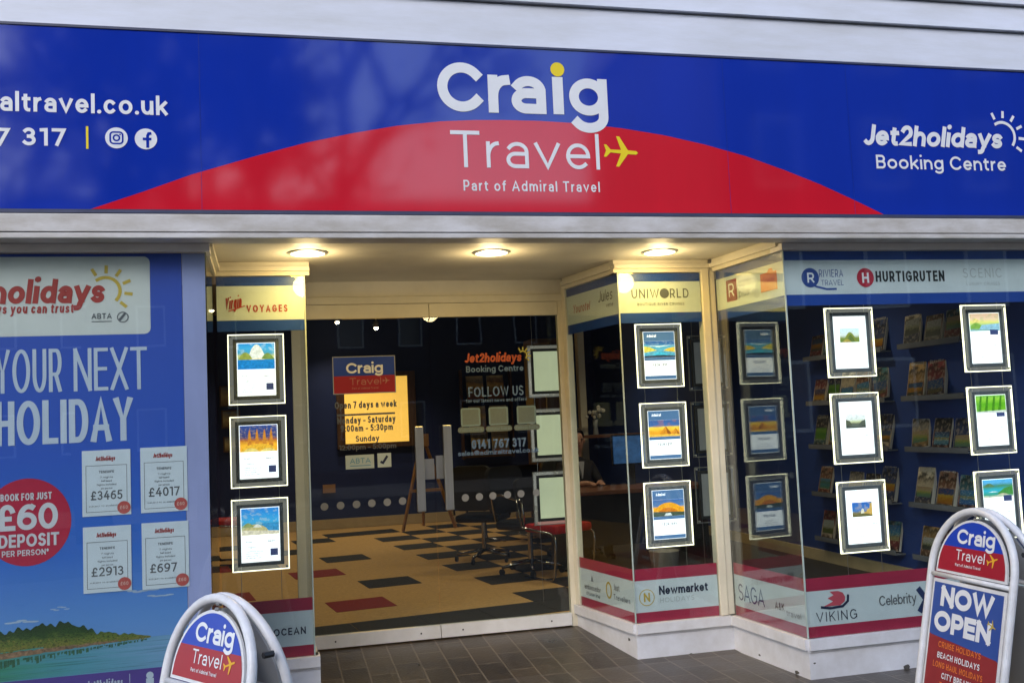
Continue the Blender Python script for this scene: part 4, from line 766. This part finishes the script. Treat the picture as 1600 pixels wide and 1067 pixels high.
# ------------------------------------------------------------------ pavement signs
board_white = mat('white_powder_coat', (.76, .77, .81), rough=.32, var=.06, scale=14, dark=(.66, .66, .68), bump=.05, bscale=60)
back_grey = mat('panel_back_grey', (.34, .35, .37), rough=.6, var=.08, scale=3)
def a_board(x, y, z, ang, label, now_open):
    t = thing('pavement_sign', label, 'pavement sign', (x, y, z), 'white arched pavement signs', ang, local=True)
    H, Wd, R, lean = 1.03, .30, .285, math.tan(math.radians(12.5))
    apex = Vector((0, 0, H))
    for side in (-1, 1):    # -1 front, 1 rear
        u = Vector((-side, 0, 0)) if False else Vector((1, 0, 0)); down = Vector((0, side * lean, -1)).normalized(); v = -down; n = u.cross(v) * (1 if side < 0 else -1)
        top = Vector((0, side * .014, H)); fr = Fr(top, u, v, n); Ln = H / v.z
        def P(a, b): return fr.p(a, b, 0)
        pts = [(-R, -Ln)] + [(-R, -R - (Ln - R) * (1 - k / 6)) for k in range(1, 6)] + [(R * math.cos(math.radians(180 - 180 * k / 22)), -R + R * math.sin(math.radians(180 - 180 * k / 22))) for k in range(23)] + [(R, -R - (Ln - R) * k / 6) for k in range(1, 7)]
        bm = NB(); tube(bm, [P(a, b) for a, b in pts], .018, 12)
        for b in (-.325, -.96):
            tube(bm, [P(-R + .01, b), P(R - .01, b)], .012, 8)
        fo = obj('front_frame' if side < 0 else 'rear_frame', bm, board_white, t, smooth=True)
        r = R - .042; hdr = [(r * math.cos(math.radians(180 * k / 24)), -R + r * math.sin(math.radians(180 * k / 24))) for k in range(25)] + [(-r, -.31), (r, -.31)]
        bm = NB(); slab(bm, fr, hdr, -.006, .004); hp = obj('header_panel', bm, board_white if side < 0 else back_grey, t)
        bm = NB(); slab(bm, fr, rect(-R + .03, -.95, R - .03, -.345), -.012, .002); pp = obj('poster_panel', bm, board_white if side < 0 else back_grey, t)
        if side > 0: continue
        r2 = r - .012; split = -.180
        a_s = math.degrees(math.asin(max(-1, min(1, (split + R) / r2)))); 
        bm = NB(); ar = [(r2 * math.cos(math.radians(a_s + (180 - 2 * a_s) * k / 24)), -R + r2 * math.sin(math.radians(a_s + (180 - 2 * a_s) * k / 24))) for k in range(25)]
        poly(bm, fr, ar, .0055); obj('blue_field', bm, mat('header_blue', (.012, .055, .46), rough=.3, var=.05), hp)
        bm = NB(); lo = [(-r2, -.298), (r2, -.298), (r2, -R)] + [(r2 * math.cos(math.radians(a_s * k / 4)), -R + r2 * math.sin(math.radians(a_s * k / 4))) for k in range(1, 5)] + [(-r2 * math.cos(math.radians(a_s * k / 4)), -R + r2 * math.sin(math.radians(a_s * k / 4))) for k in range(4, 0, -1)] + [(-r2, -R)]
        poly(bm, fr, lo, .0055); obj('red_field', bm, mat('header_red', (.38, .016, .035), rough=.3, var=.06), hp)
        bm = NB(); text(bm, fr, 'Craig', -.112, -.162, .070, .20, a1=.148, d=.007, xh=.77, track=.07, desc=.36); text(bm, fr, 'Travel', -.108, -.240, .050, .12, a1=.092, d=.007, track=.14); text(bm, fr, 'Part of Admiral Travel', -.105, -.270, .014, .15, a1=.07, d=.007); obj('lettering', bm, sign_white, hp)
        bm = NB(); plane_mark(bm, fr, .142, -.218, .075, math.radians(20), .007); obj('airplane_mark', bm, mat('header_gold', (.80, .42, .03), var=.05), hp)
        bm = NB()
        for b in (-.05, -.07): tube(bm, [fr.p(-.012, b + .03, 0), fr.p(.012, b + .03, 0)], .008, 6)
        obj('clip', bm, mat('grey_clip', (.2, .2, .2), rough=.5), t)
        if now_open:
            bm = NB(); poly(bm, fr, rect(-R + .042, -.61, R - .048, -.362), .0035); poly(bm, fr, [(-R + .042, -.61), (-R + .06, -.615), (0, -.632), (R - .06, -.650), (R - .048, -.655), (R - .048, -.61)], .0034); obj('blue_print', bm, mat('poster_navy_blue', (.035, .085, .34), rough=.4, var=.05), pp)
            bm = NB(); poly(bm, fr, rect(-R + .042, -.94, R - .048, -.605), .0028); obj('red_print', bm, mat('poster_brick_red', (.30, .03, .035), rough=.4, var=.08), pp)
            bm = NB(); text(bm, fr, 'NOW', -.185, -.472, .098, .27, a1=.180, d=.005, track=.05); text(bm, fr, 'OPEN', -.215, -.592, .098, .27, a1=.180, d=.005, track=.05); text(bm, fr, 'BEACH HOLIDAYS', -.165, -.715, .028, .17, a1=.13, d=.005); text(bm, fr, 'CITY BREAKS', -.12, -.805, .028, .17, a1=.09, d=.005); obj('lettering', bm, sign_white, pp)
            bm = NB(); text(bm, fr, 'CRUISE HOLIDAYS', -.165, -.665, .028, .15, a1=.13, d=.005); text(bm, fr, 'LONG HAUL HOLIDAYS', -.19, -.76, .028, .15, a1=.155, d=.005); text(bm, fr, 'TAILOR MADE', -.13, -.85, .028, .15, a1=.10, d=.005); obj('lettering', bm, ink_orange, pp)
            bm = NB(); plane_mark(bm, fr, .18, -.505, .06, math.radians(-20), .0065); obj('airplane_mark', bm, mat('poster_gold', (.5, .38, .08), var=.05), pp)
        else:
            bm = NB(); poly(bm, fr, rect(-R + .042, -.94, R - .048, -.375), .0035); pr = obj('lilac_print', bm, mat('poster_lilac', (.50, .52, .72), rough=.4, var=.05), pp)
            bm = NB(); text(bm, fr, 'CRUISE SALE', -.19, -.46, .06, .17, a1=.19, d=.0045); obj('lettering', bm, ink_navy, pr)
    bm = NB(); tube(bm, [Vector((-R, -.02, H - R * .6)), Vector((-R, .02, H - R * .6))], .012, 6); tube(bm, [Vector((R, -.02, H - R * .6)), Vector((R, .02, H - R * .6))], .012, 6); obj('hinge', bm, black_plastic, t)
    return t
a_board(-.165, 3.93, -.085, math.radians(-56.5), 'white arched pavement sign in front of the left window', False)
a_board(3.295, 4.16, -.01, math.radians(-90), 'white arched pavement sign reading NOW OPEN, in front of the right window', True)

# ------------------------------------------------------------------ brochure racks
shelf_m = mat('rack_perspex', (.16, .17, .20), rough=.25, var=.08)
FW = Fr((5.05, 0, 0), (0, -1, 0), n=(-1, 0, 0))   # u runs towards the street
covers = [('brown', (105, 72, 55)), ('grey', (120, 118, 115)), ('dark blue', (38, 52, 90)), ('dark red', (105, 38, 40)), ('cream', (165, 155, 135)), ('teal', (45, 85, 95)), ('black', (38, 38, 44)), ('tan', (140, 112, 70)), ('navy', (30, 38, 70))]
words = ['top', 'second', 'third', 'fourth', 'lowest']; zsh = [1.99, 1.575, 1.175, .74, .33]; ordn = ['first', 'second', 'third', 'fourth', 'fifth', 'sixth']
for rack, (u0, n_) in enumerate(((-8.52, 5), (-7.06, 3))):
    where = ('far rack', 'near rack')[rack]
    for k, z in enumerate(zsh):
        if rack == 1 and k == 4: n_ = 2
        L_ = n_ * .245
        bm = NB(); slab(bm, FW, rect(u0 - .01, z - .012, u0 + L_, z), .002, .10); slab(bm, FW, rect(u0 - .01, z + .0005, u0 + L_, z + .03), .094, .1)
        tag(obj('brochure_shelf', bm, shelf_m), '%s narrow shelf of the %s of brochures on the navy wall' % (words[k], where), 'shelf', 'brochure shelves on the navy wall')
        for i in range(n_):
            c = covers[(k * 3 + i * 5 + rack * 4) % 9]; a = u0 + .012 + i * .245 + random.uniform(-.008, .008); th = random.uniform(.012, .03)
            if (k, i, rack) in ((1, 2, 1), (3, 1, 0), (0, 3, 0)): continue      # empty places
            ln_ = random.uniform(-.03, .05) if random.random() < .7 else random.uniform(.08, .16); hb = random.choice((.325, .325, .30, .34))
            nn_ = Vector((-1, 0, .24)).normalized(); vv_ = Vector((.24, 0, 1)).normalized(); uu_ = Vector((0, -1, 0)); cu, su = math.cos(ln_), math.sin(ln_)
            fr = Fr(FW.p(a, z + .002 + max(0, -su) * .2, .03 + random.uniform(0, .01)), uu_ * cu + vv_ * su, vv_ * cu - uu_ * su, nn_)
            t = thing('brochure', '%s brochure, %s along from the far end of the %s shelf, %s' % (c[0], ordn[i], words[k], where), 'brochure', fr.p(.105, 0, 0), 'holiday brochures on the wall racks')
            bm = NB(); slab(bm, fr, rect(0, 0, .21, hb), -.0, th); obj('pages', bm, mat('page_edges', (.50, .47, .42), rough=.7, var=.1), t)
            dk = tuple(int(v * .45) for v in c[1]); lt = tuple(min(255, int(v * 1.25 + 15)) for v in c[1]); c2 = covers[(k + i * 2 + 3) % 9][1]
            m = pic('cover_%s_%d' % (c[0].replace(' ', '_'), (k + i) % 3), [(0, dk), (.22, c2), (.45, c[1]), (.7, dk), (.82, lt), (1, c[1])], noise=.3, scale=5, speck=((175, 160, 140), .45, 8), rough=.3)
            bm = NB(); poly(bm, fr, rect(.004, .003, .206, hb - .003), th + .001); cv = obj('cover', bm, m, t)
            p0 = random.uniform(.02, .09); bm = NB(); poly(bm, fr, rect(.018, p0, .192, p0 + random.uniform(.08, .13)), th + .0018)
            pk_ = random.choice(list(PICS)); st_, nz_, sc_, sp_ = PICS[pk_]
            obj('cover_photo', bm, pic('cover_photo_' + pk_, [(q_, tuple(int(v * .62) for v in c_)) for q_, c_ in st_], .2, 5, speck=(tuple(int(v * .7) for v in sp_[0]), .6, 9), rough=.3), cv)
            bm = NB(); text(bm, fr, random.choice(['CRUISES', 'ESCAPES', 'WORLDWIDE', 'TOURS', 'BEACHES', 'EUROPE']), 0.025, hb - .06, .034, .17, a1=.185, d=th + .002); obj('lettering', bm, mat('cover_pale', (.58, .56, .52), var=.05), cv)
# ------------------------------------------------------------------ things inside the shop
FB = front(15.0)
s = thing('wall_screen', 'glowing yellow screen in a dark wooden frame on the back wall', 'screen', (1.62, 14.95, 1.27))
bm = NB()
for r_ in (rect(1.03, 1.245, 1.145, 2.36), rect(2.085, 1.245, 2.20, 2.36), rect(1.146, 1.245, 2.084, 1.315), rect(1.146, 2.29, 2.084, 2.36)): slab(bm, FB, r_, .0, .07)
obj('frame', bm, dark_wood, s)
bm = NB(); slab(bm, FB, rect(1.146, 1.3155, 2.084, 2.2895), .01, .04); obj('display', bm, mat('yellow_screen', (.95, .52, .09), emis=.55, var=.03), s)
s = thing('easel', 'wooden display easel standing behind the door handles', 'easel', (2.15, 14.0, .09))
for x0, x1, y1 in ((2.10, 1.82, 14.0), (2.16, 2.56, 14.0)):
    bm = NB(); tube(bm, [(x0, 13.95, 1.30), (x1, y1, .095)], .026, 6); obj('leg', bm, wood, s)
bm = NB(); tube(bm, [(2.13, 13.98, 1.28), (2.2, 14.6, .095)], .022, 6); obj('leg', bm, wood, s)
obj('head_block', bx(2.05, 2.21, 13.90, 13.99, 1.25, 1.42), wood, s); obj('crossbar', bx(1.92, 2.38, 13.935, 13.965, .62, .66), wood, s)
def chair(x, y, rz, label, group='chairs inside the shop'):
    t = thing('cantilever_chair', label, 'chair', (x, y, .09), group, rz, local=True)
    bm = NB(); box(bm, -.23, .23, -.22, .22, .42, .50, bev=.03); obj('seat', bm, red_fabric, t, smooth=False)
    bm = NB(); slab(bm, Fr((0, .23, 0), (1, 0, 0), Vector((0, .14, 1))), rrect(-.22, .60, .22, .92, .06), -.02, .025); obj('backrest', bm, black_plastic, t)
    for sx in (-1, 1):
        bm = NB(); X = sx * .24
        tube(bm, [(X, .27, .62), (X, .24, .46), (X, -.16, .43), (X, -.22, .40), (X, -.23, .34), (X, -.20, .06), (X, -.18, .02), (X, -.10, .012), (X, .22, .012)], .012, 8)
        tube(bm, [(X, .24, .46), (X, .30, .72)], .012, 6); obj('leg', bm, chrome, t, smooth=True)
    return t
ch = chair(2.62, 9.05, math.radians(25), 'red-seated chrome chair behind the right door jamb')
copy_tree(ch, (2.95, 12.3, .09), math.radians(200), 'far red-seated chair seen past the row of door dots')
copy_tree(ch, (-.42, 11.9, .09), math.radians(75), 'red-seated chrome chair seen through the window left of the doors')
def office_chair(x, y, rz, label):
    t = thing('office_chair', label, 'chair', (x, y, .09), 'black office chairs', rz, local=True)
    bm = NB(); box(bm, -.24, .24, -.23, .23, .42, .50, bev=.03); obj('seat', bm, black_plastic, t)
    bm = NB(); slab(bm, Fr((0, .24, 0), (1, 0, 0), Vector((0, .12, 1))), rrect(-.23, .56, .23, 1.02, .1), -.02, .04); obj('backrest', bm, black_plastic, t)
    for sx in (-1, 1):
        bm = NB(); tube(bm, [(sx * .25, .20, .50), (sx * .29, .22, .75), (sx * .27, .10, .76), (sx * .25, -.16, .70), (sx * .24, -.18, .46)], .014, 7); obj('armrest', bm, chrome, t, smooth=True)
    bm = NB(); tube(bm, [(0, 0, .1), (0, 0, .43)], .025, 8); obj('column', bm, chrome, t)
    bm = NB()
    for k in range(5):
        a = math.radians(72 * k + 12); tube(bm, [(0, 0, .12), (.30 * math.cos(a), .30 * math.sin(a), .075)], [.022, .015], 6); 
    obj('star_base', bm, chrome, t, smooth=True)
    for k in range(5):
        a = math.radians(72 * k + 12); bm = NB(); tube(bm, [(.30 * math.cos(a) - .012, .30 * math.sin(a), .032), (.30 * math.cos(a) + .012, .30 * math.sin(a), .032)], .03, 10); obj('castor', bm, black_plastic, t)
    return t
oc = office_chair(2.22, 10.5, math.radians(150), 'black office chair with chrome star base, nearest the door handles')
copy_tree(oc, (2.45, 9.45, .09), math.radians(30), 'black office chair with its curved arms, beside the lowest card back')
d = thing('desk', 'brown wooden desk behind the right window corner', 'desk', (3.5, 9.7, .09))
obj('desktop', bx(2.75, 4.3, 9.25, 10.0, .80, .84, bev=.006), desk_wood, d); obj('side_panel', bx(2.80, 2.84, 9.3, 9.95, .09, .80), black_plastic, d); obj('side_panel', bx(4.2, 4.24, 9.3, 9.95, .09, .80), black_plastic, d); obj('modesty_panel', bx(2.845, 4.195, 9.36, 9.38, .3, .80), black_plastic, d)
s = thing('monitor', 'dim blue computer monitor on the desk beside the seated person', 'monitor', (3.62, 9.75, .84))
obj('screen', bx(3.47, 3.86, 9.80, 9.825, 1.06, 1.34), mat('monitor_blue', (.03, .09, .22), emis=.35, var=.3, scale=9), s); obj('bezel', bx(3.455, 3.875, 9.826, 9.85, 1.045, 1.355), black_plastic, s); obj('stand', bx(3.62, 3.70, 9.83, 9.87, .842, 1.2), black_plastic, s)
s = thing('flower_vase', 'glass vase of white flowers on the ledge behind the desk', 'vase', (3.56, 10.62, 1.35))
bm = NB(); lathe(bm, 3.56, 10.62, [(.03, 1.352), (.032, 1.36), (.022, 1.45), (.03, 1.52)], 14); obj('vase', bm, mat('vase_grey', (.3, .32, .35), rough=.2), s, smooth=True)
bm = NB()
for k in range(16):
    q = Vector((3.56 + random.gauss(0, .05), 10.62 + random.gauss(0, .04), 1.60 + random.gauss(0, .04))); bmesh.ops.create_icosphere(bm, subdivisions=1, radius=random.uniform(.018, .03), matrix=Matrix.Translation(q))
obj('flowers', bm, mat('white_petals', (.62, .60, .55), rough=.8), s)
tag(obj('ledge', bx(3.2, 4.3, 10.55, 10.75, 1.32, 1.351), desk_wood), 'brown ledge carrying the white flowers', 'ledge')
tag(obj('cream_pillar', bx(3.455, 3.53, 10.8, 10.9, .092, 3.249), cream_paint), 'slim cream pillar standing behind the angled glass right of the doors', 'pillar')
tag(obj('wooden_screen', bx(3.18, 3.45, 11.2, 11.24, .092, 2.3, bev=.004), dark_wood), 'tall dark brown wooden partition left of the cream pillar', 'partition')
s = thing('wooden_cabinet', 'tall brown wooden cabinet on the far side of the right door', 'cabinet', (3.5, 12.1, .092))
obj('carcass', bx(3.24, 3.72, 12.02, 12.4, .092, 2.55, bev=.005), mat('cabinet_brown', (.17, .08, .03), rough=.4, var=.2, scale=3, stretch=(6, 6, 1)), s); obj('door_panel', bx(3.27, 3.47, 12.0, 12.018, .15, 2.5), wood, s); obj('door_panel', bx(3.49, 3.69, 12.0, 12.018, .15, 2.5), dark_wood, s)
# brochure stand against the back wall
s = thing('brochure_stand', 'dark brochure stand on the back wall seen through the right door', 'brochure stand', (3.27, 14.93, 1.0))
for z in (1.02, 1.40, 1.86): obj('shelf', bx(2.90, 3.65, 14.86, 15.0, z, z + .03), dark_wood, s)
for x in (2.88, 3.65): obj('upright', bx(x, x + .02, 14.84, 15.0, 1.0, 2.35), dark_wood, s)
for k, (x, z, c) in enumerate(((2.98, 1.895, 1), (3.30, 1.895, 0), (3.0, 1.435, 4), (3.33, 1.435, 7), (3.02, 1.055, 6), (3.34, 1.055, 1))):
    t = thing('brochure', '%s brochure at the %s of the %s row on the back wall stand' % (covers[c][0], ('left', 'right')[k % 2], ('top', 'middle', 'bottom')[k // 2]), 'brochure', (x, 14.9, z), 'brochures on the back wall stand')
    fr = Fr((x, 14.9, z), (1, 0, 0), Vector((0, .15, 1))); bm = NB(); slab(bm, fr, rect(0, 0, .26, .36), -.02, 0); obj('pages', bm, MATS['page_edges'], t)
    bm = NB(); poly(bm, fr, rect(.004, .004, .256, .356), .002); obj('cover', bm, pic('back_cover_%d' % k, [(0, (170, 90, 30)), (.3, covers[c][1]), (.6, (225, 190, 110)), (.75, covers[c][1]), (1, (210, 200, 160))], noise=.25, scale=4), t)
# framed pictures seen through the left window
for k, (x, z) in enumerate(((-.62, 1.93), (-.60, 1.62), (-.58, 1.28))):
    t = thing('wall_picture', ('uppermost', 'middle', 'lowest')[k] + ' small framed picture in the dimness left of the lit pockets', 'picture', (x, 14.98, z), 'small pictures on the back wall')
    bm = NB(); slab(bm, FB, rect(x, z, x + .26, z + .30 - .04 * k), .0, .03); obj('frame', bm, dark_wood, t)
    bm = NB(); poly(bm, FB, rect(x + .02, z + .02, x + .24, z + .28 - .04 * k), .032); obj('print', bm, pic('wall_print_%d' % k, [(0, (120, 95, 50)), (.5, (190, 170, 110)), (1, (90, 100, 110))], noise=.3, scale=5), t)
tag(obj('wall_notice', (lambda b: (slab(b, FB, rect(.80, .62, .98, .74), .0, .02), b)[1])(NB()), mat('tan_notice', (.35, .20, .12))), 'small tan notice low on the navy back wall behind the left door', 'notice')
s = thing('waste_bin', 'small pale waste bin on the floor behind the lowest lit pocket right of the doors', 'bin', (3.35, 8.3, .092))
bm = NB(); lathe(bm, 3.35, 8.3, [(.10, .093), (.13, .36), (.135, .365), (.125, .362), (.10, .12)], 20); obj('body', bm, mat('bin_grey', (.36, .34, .30), rough=.5), s, smooth=True)
# ------------------------------------------------------------------ seated person
def person(x, y, z, rz):
    me = bpy.data.meshes.new('body')
    J = [((0, 0, .50), .15), ((0, 0, .62), .155), ((0, -.01, .80), .16), ((0, -.02, .93), .15), ((0, -.03, 1.03), .062), ((0, -.045, 1.09), .058),
         ((0, -.06, 1.16), .088), ((0, -.065, 1.25), .092), ((0, -.05, 1.31), .06),
         ((-.17, -.02, .95), .065), ((-.24, -.10, .72), .048), ((-.12, -.34, .775), .036), ((-.07, -.40, .79), .028), ((-.045, -.46, .785), .024),
         ((.17, -.02, .95), .065), ((.25, -.12, .72), .048), ((.13, -.35, .775), .036), ((.08, -.41, .79), .028), ((.05, -.47, .785), .024),
         ((-.10, -.10, .47), .09), ((-.12, -.46, .46), .065), ((-.12, -.45, .06), .05), ((-.12, -.58, .03), .035),
         ((.10, -.10, .47), .09), ((.12, -.46, .46), .065), ((.12, -.45, .06), .05), ((.12, -.58, .03), .035)]
    E_ = [(0, 1), (1, 2), (2, 3), (3, 4), (4, 5), (5, 6), (6, 7), (7, 8), (3, 9), (9, 10), (10, 11), (11, 12), (12, 13), (3, 14), (14, 15), (15, 16), (16, 17), (17, 18), (0, 19), (19, 20), (20, 21), (21, 22), (0, 23), (23, 24), (24, 25), (25, 26)]
    fing = []
    for wrist, sx in ((13, -1), (18, 1)):
        wp = Vector(J[wrist][0])
        for q, (dx, ln) in enumerate(((-.018, .06), (-.006, .07), (.006, .066), (.018, .052))):
            i0 = len(J); J.append((tuple(wp + Vector((dx, -.03, .0))), .009)); J.append((tuple(wp + Vector((dx * 1.2, -.03 - ln * .6, -.004))), .008)); J.append((tuple(wp + Vector((dx * 1.2, -.03 - ln, -.014))), .007))
            E_ += [(wrist, i0), (i0, i0 + 1), (i0 + 1, i0 + 2)]
        i0 = len(J); J.append((tuple(wp + Vector((-sx * .03, .0, .0))), .010)); J.append((tuple(wp + Vector((-sx * .045, -.035, -.004))), .008)); E_ += [(wrist, i0), (i0, i0 + 1)]
    me.from_pydata([j[0] for j in J], E_, [])
    tmp = bpy.data.objects.new('tmp_body', me); COL.objects.link(tmp)
    sk = tmp.modifiers.new('s', 'SKIN'); sk.use_smooth_shade = True
    for i, v in enumerate(me.skin_vertices[0].data): v.radius = (J[i][1], J[i][1]); v.use_root = i == 0
    tmp.modifiers.new('ss', 'SUBSURF').levels = 1
    dg = bpy.context.evaluated_depsgraph_get(); m2 = bpy.data.meshes.new_from_object(tmp.evaluated_get(dg)); bpy.data.objects.remove(tmp)
    m2.name = 'body'; skin = mat('skin', (.52, .28, .20), rough=.5, var=.08); suit = mat('dark_jacket', (.022, .02, .026), rough=.8, var=.2)
    m2.materials.clear(); m2.materials.append(skin); m2.materials.append(suit)
    for p in m2.polygons:
        c = p.center; p.material_index = 0 if (c.z > 1.04 or (c.y < -.37 and c.z > .7)) else 1; p.use_smooth = True
    t = thing('person', 'seated person in a dark jacket leaning over the desk behind the angled glass', 'person', (x, y, z), None, rz, local=True)
    o = bpy.data.objects.new('body', m2); COL.objects.link(o); o.parent = t
    bm = NB(); bmesh.ops.create_uvsphere(bm, u_segments=16, v_segments=10, radius=1, matrix=Matrix.Translation((0, -.04, 1.265)) @ Matrix.Diagonal((.098, .108, .095, 1)))
    bmesh.ops.delete(bm, geom=[v for v in bm.verts if v.co.z < 1.17 or (v.co.y < -.09 and v.co.z < 1.30)], context='VERTS'); obj('hair', bm, mat('dark_hair', (.05, .035, .025), rough=.6), t, smooth=True)
    bm = NB(); lathe(bm, 0, 0, [(.001, -.02), (.012, -.015), (.013, -.004), (.006, .02), (.001, .026)], 8)
    for v in bm.verts: v.co = Vector((v.co.x, v.co.y * .9 - .155, v.co.z + 1.205))
    obj('nose', bm, skin, t, smooth=True)
    for sx in (-1, 1):
        bm = NB(); bmesh.ops.create_icosphere(bm, subdivisions=2, radius=.011, matrix=Matrix.Translation((sx * .034, -.141, 1.232))); obj('eye', bm, mat('eye_dark', (.04, .03, .03), rough=.2), t, smooth=True)
        bm = NB(); bmesh.ops.create_icosphere(bm, subdivisions=2, radius=1, matrix=Matrix.Translation((sx * .095, -.055, 1.215)) @ Matrix.Diagonal((.012, .02, .032, 1))); obj('ear', bm, skin, t, smooth=True)
    bm = NB(); slab(bm, Fr((0, -.151, 1.165), (1, 0, 0)), circ(0, 0, .024, .006, 12), -.01, .002); obj('mouth', bm, mat('lips', (.35, .12, .10)), t)
    bm = NB(); slab(bm, Fr((0, -.168, .90), (1, 0, 0), Vector((0, .12, 1))), [(-.035, .10), (0, -.08), (.035, .10)], -.02, .012); obj('shirt_front', bm, mat('shirt_pale', (.45, .46, .52)), t)
    return t
person(3.19, 10.28, .09, math.radians(8))
copy_tree(oc, (3.19, 10.34, .09), math.radians(8), 'black office chair under the seated person')
# ------------------------------------------------------------------ interior spots
for k, (x, y, z) in enumerate(((1.50, 13.6, 2.92), (1.03, 14.3, 3.08), (3.6, 9.2, 3.1), (-.9, 9.5, 3.1), (1.3, 9.6, 3.1), (3.9, 12.6, 3.1), (4.1, 7.6, 3.1), (-.6, 12.8, 3.1))):  # spots after the first pair are added out of view to light the shop
    t = thing('spotlight', ('small lit ceiling spot seen just above the left door sign', 'small lit ceiling spot near the top left corner of the left door')[k] if k < 2 else 'added unseen ceiling spotlight lighting the shop inside, behind the header above the doors', 'spotlight', (x, y, z), 'ceiling spotlights inside the shop')
    bm = NB(); tube(bm, [(x, y, z + .03), (x, y, 3.25)], .008, 6); obj('stem', bm, alu, t)
    bm = NB(); lathe(bm, x, y, [(.022, z + .06), (.035, z + .03), (.04, z - .03), (.03, z - .03)], 14); obj('can', bm, alu, t, smooth=True)
    bm = NB(); bmesh.ops.create_icosphere(bm, subdivisions=2, radius=.028, matrix=Matrix.Translation((x, y, z - .035))); obj('bulb', bm, bulb, t, smooth=True)
    ld = bpy.data.lights.new('spot_lamp', 'SPOT'); ld.energy = 27; ld.color = (1, .80, .52); ld.spot_size = math.radians(125); ld.spot_blend = .8; ld.shadow_soft_size = .05
    lo = bpy.data.objects.new('spot_lamp', ld); COL.objects.link(lo); lo.parent = t; lo.location = (0, 0, -.08)

# ------------------------------------------------------------------ across the street (seen mirrored in the sign and glass)
stone = mat('grey_street_stone', (.075, .07, .065), rough=.8, var=.2, scale=1.5, bump=.3, bscale=8)
slate = mat('slate', (.05, .05, .06), rough=.5, var=.2)
dk_glass = mat('dark_pane', (.03, .035, .04), rough=.08, var=.1)
def house(x0, x1, y1, h, label, nst):
    t = thing('stone_house', label, 'building', ((x0 + x1) / 2, y1, -.2), 'buildings across the street')
    wl = obj('wall', bx(x0, x1, y1 - 9, y1, -.3, h), stone, t)
    bm = NB(); slab(bm, Fr((x0 - .2, 0, 0), (0, 1, 0), (0, 0, 1), (1, 0, 0)), [(y1 + .35, h + .005), (y1 - 4.5, h + 3.2), (y1 - 9.35, h + .005)], 0, x1 - x0 + .4); rf = obj('roof', bm, slate, t)
    obj('chimney', bx(x1 - 1.6, x1 - .5, y1 - 5, y1 - 4, h + 2, h + 4.4), stone, rf)
    n = max(2, int((x1 - x0) / 2.6))
    for f in range(nst):
        for k in range(n):
            cx = x0 + (k + .5) * (x1 - x0) / n; z = 1.0 + f * (h - .6) / nst
            w = obj('window', bx(cx - .55, cx + .55, y1 + .002, y1 + .05, z, z + 1.6), white_paint, t); obj('pane', bx(cx - .47, cx + .47, y1 + .051, y1 + .06, z + .08, z + 1.52), dk_glass, w)
    return t
house(9.9, 26, -9.5, 11.5, 'tall grey stone building across the street, mirrored at the right of the sign', 4)
house(-45, 34.0, -30, 8.6, 'long grey stone terrace far across the street, mirrored in the glass', 2)
house(-34, -13, -16, 8.0, 'grey stone terrace across the street to the left, mirrored in the glass', 3)
def tree(x, y, h, label):
    t = thing('street_tree', label, 'tree', (x, y, -.3), 'street trees opposite')
    tr, cr = NB(), NB(); tips = []; rnd = random.Random(3 + int(x * 10))
    def grow(p, dr, ln, r, lev):
        q = p + dr * ln; mid = (p + q) / 2 + Vector((rnd.gauss(0, .05), rnd.gauss(0, .05), 0)) * ln
        tube(tr if lev < 2 else cr, [p, mid, q], [r, r * .85, r * .65], 6 if lev < 2 else 4)
        if lev >= 5: tips.append(q)
        if lev < 6:
            for _ in range(3):
                d2 = (dr + Vector((rnd.gauss(0, .5), rnd.gauss(0, .5), rnd.gauss(.12, .3)))).normalized(); grow(q, d2, ln * rnd.uniform(.58, .8), r * .6, lev + 1)
    grow(Vector((x, y, -.3)), Vector((0, 0, 1)), h * .3, h * .03, 0)
    for q in tips:
        for _ in range(1):
            c = q + Vector((rnd.gauss(0, .3), rnd.gauss(0, .3), rnd.gauss(0, .3))); u = Vector((rnd.gauss(0, 1), rnd.gauss(0, 1), rnd.gauss(0, 1))).normalized(); v = u.orthogonal().normalized(); z = rnd.uniform(.06, .14)
            cr.faces.new([cr.verts.new(c + u * z), cr.verts.new(c + v * z), cr.verts.new(c - u * z), cr.verts.new(c - v * z)])
    obj('trunk', tr, mat('bark', (.06, .05, .04), rough=.9, var=.2), t); obj('crown', cr, MATS['bark'], t)
tree(-3.0, -9.0, 12, 'thinly leaved street tree opposite, mirrored at the left end of the sign'); tree(.6, -13.0, 14, 'thinly leaved street tree opposite, mirrored left of the sign middle')
tree(-5.6, -9.5, 12, 'thinly leaved street tree opposite, mirrored beside the web address on the sign'); tree(-1.0, -10.5, 13, 'thinly leaved street tree opposite, mirrored over the left foot of the red arc')
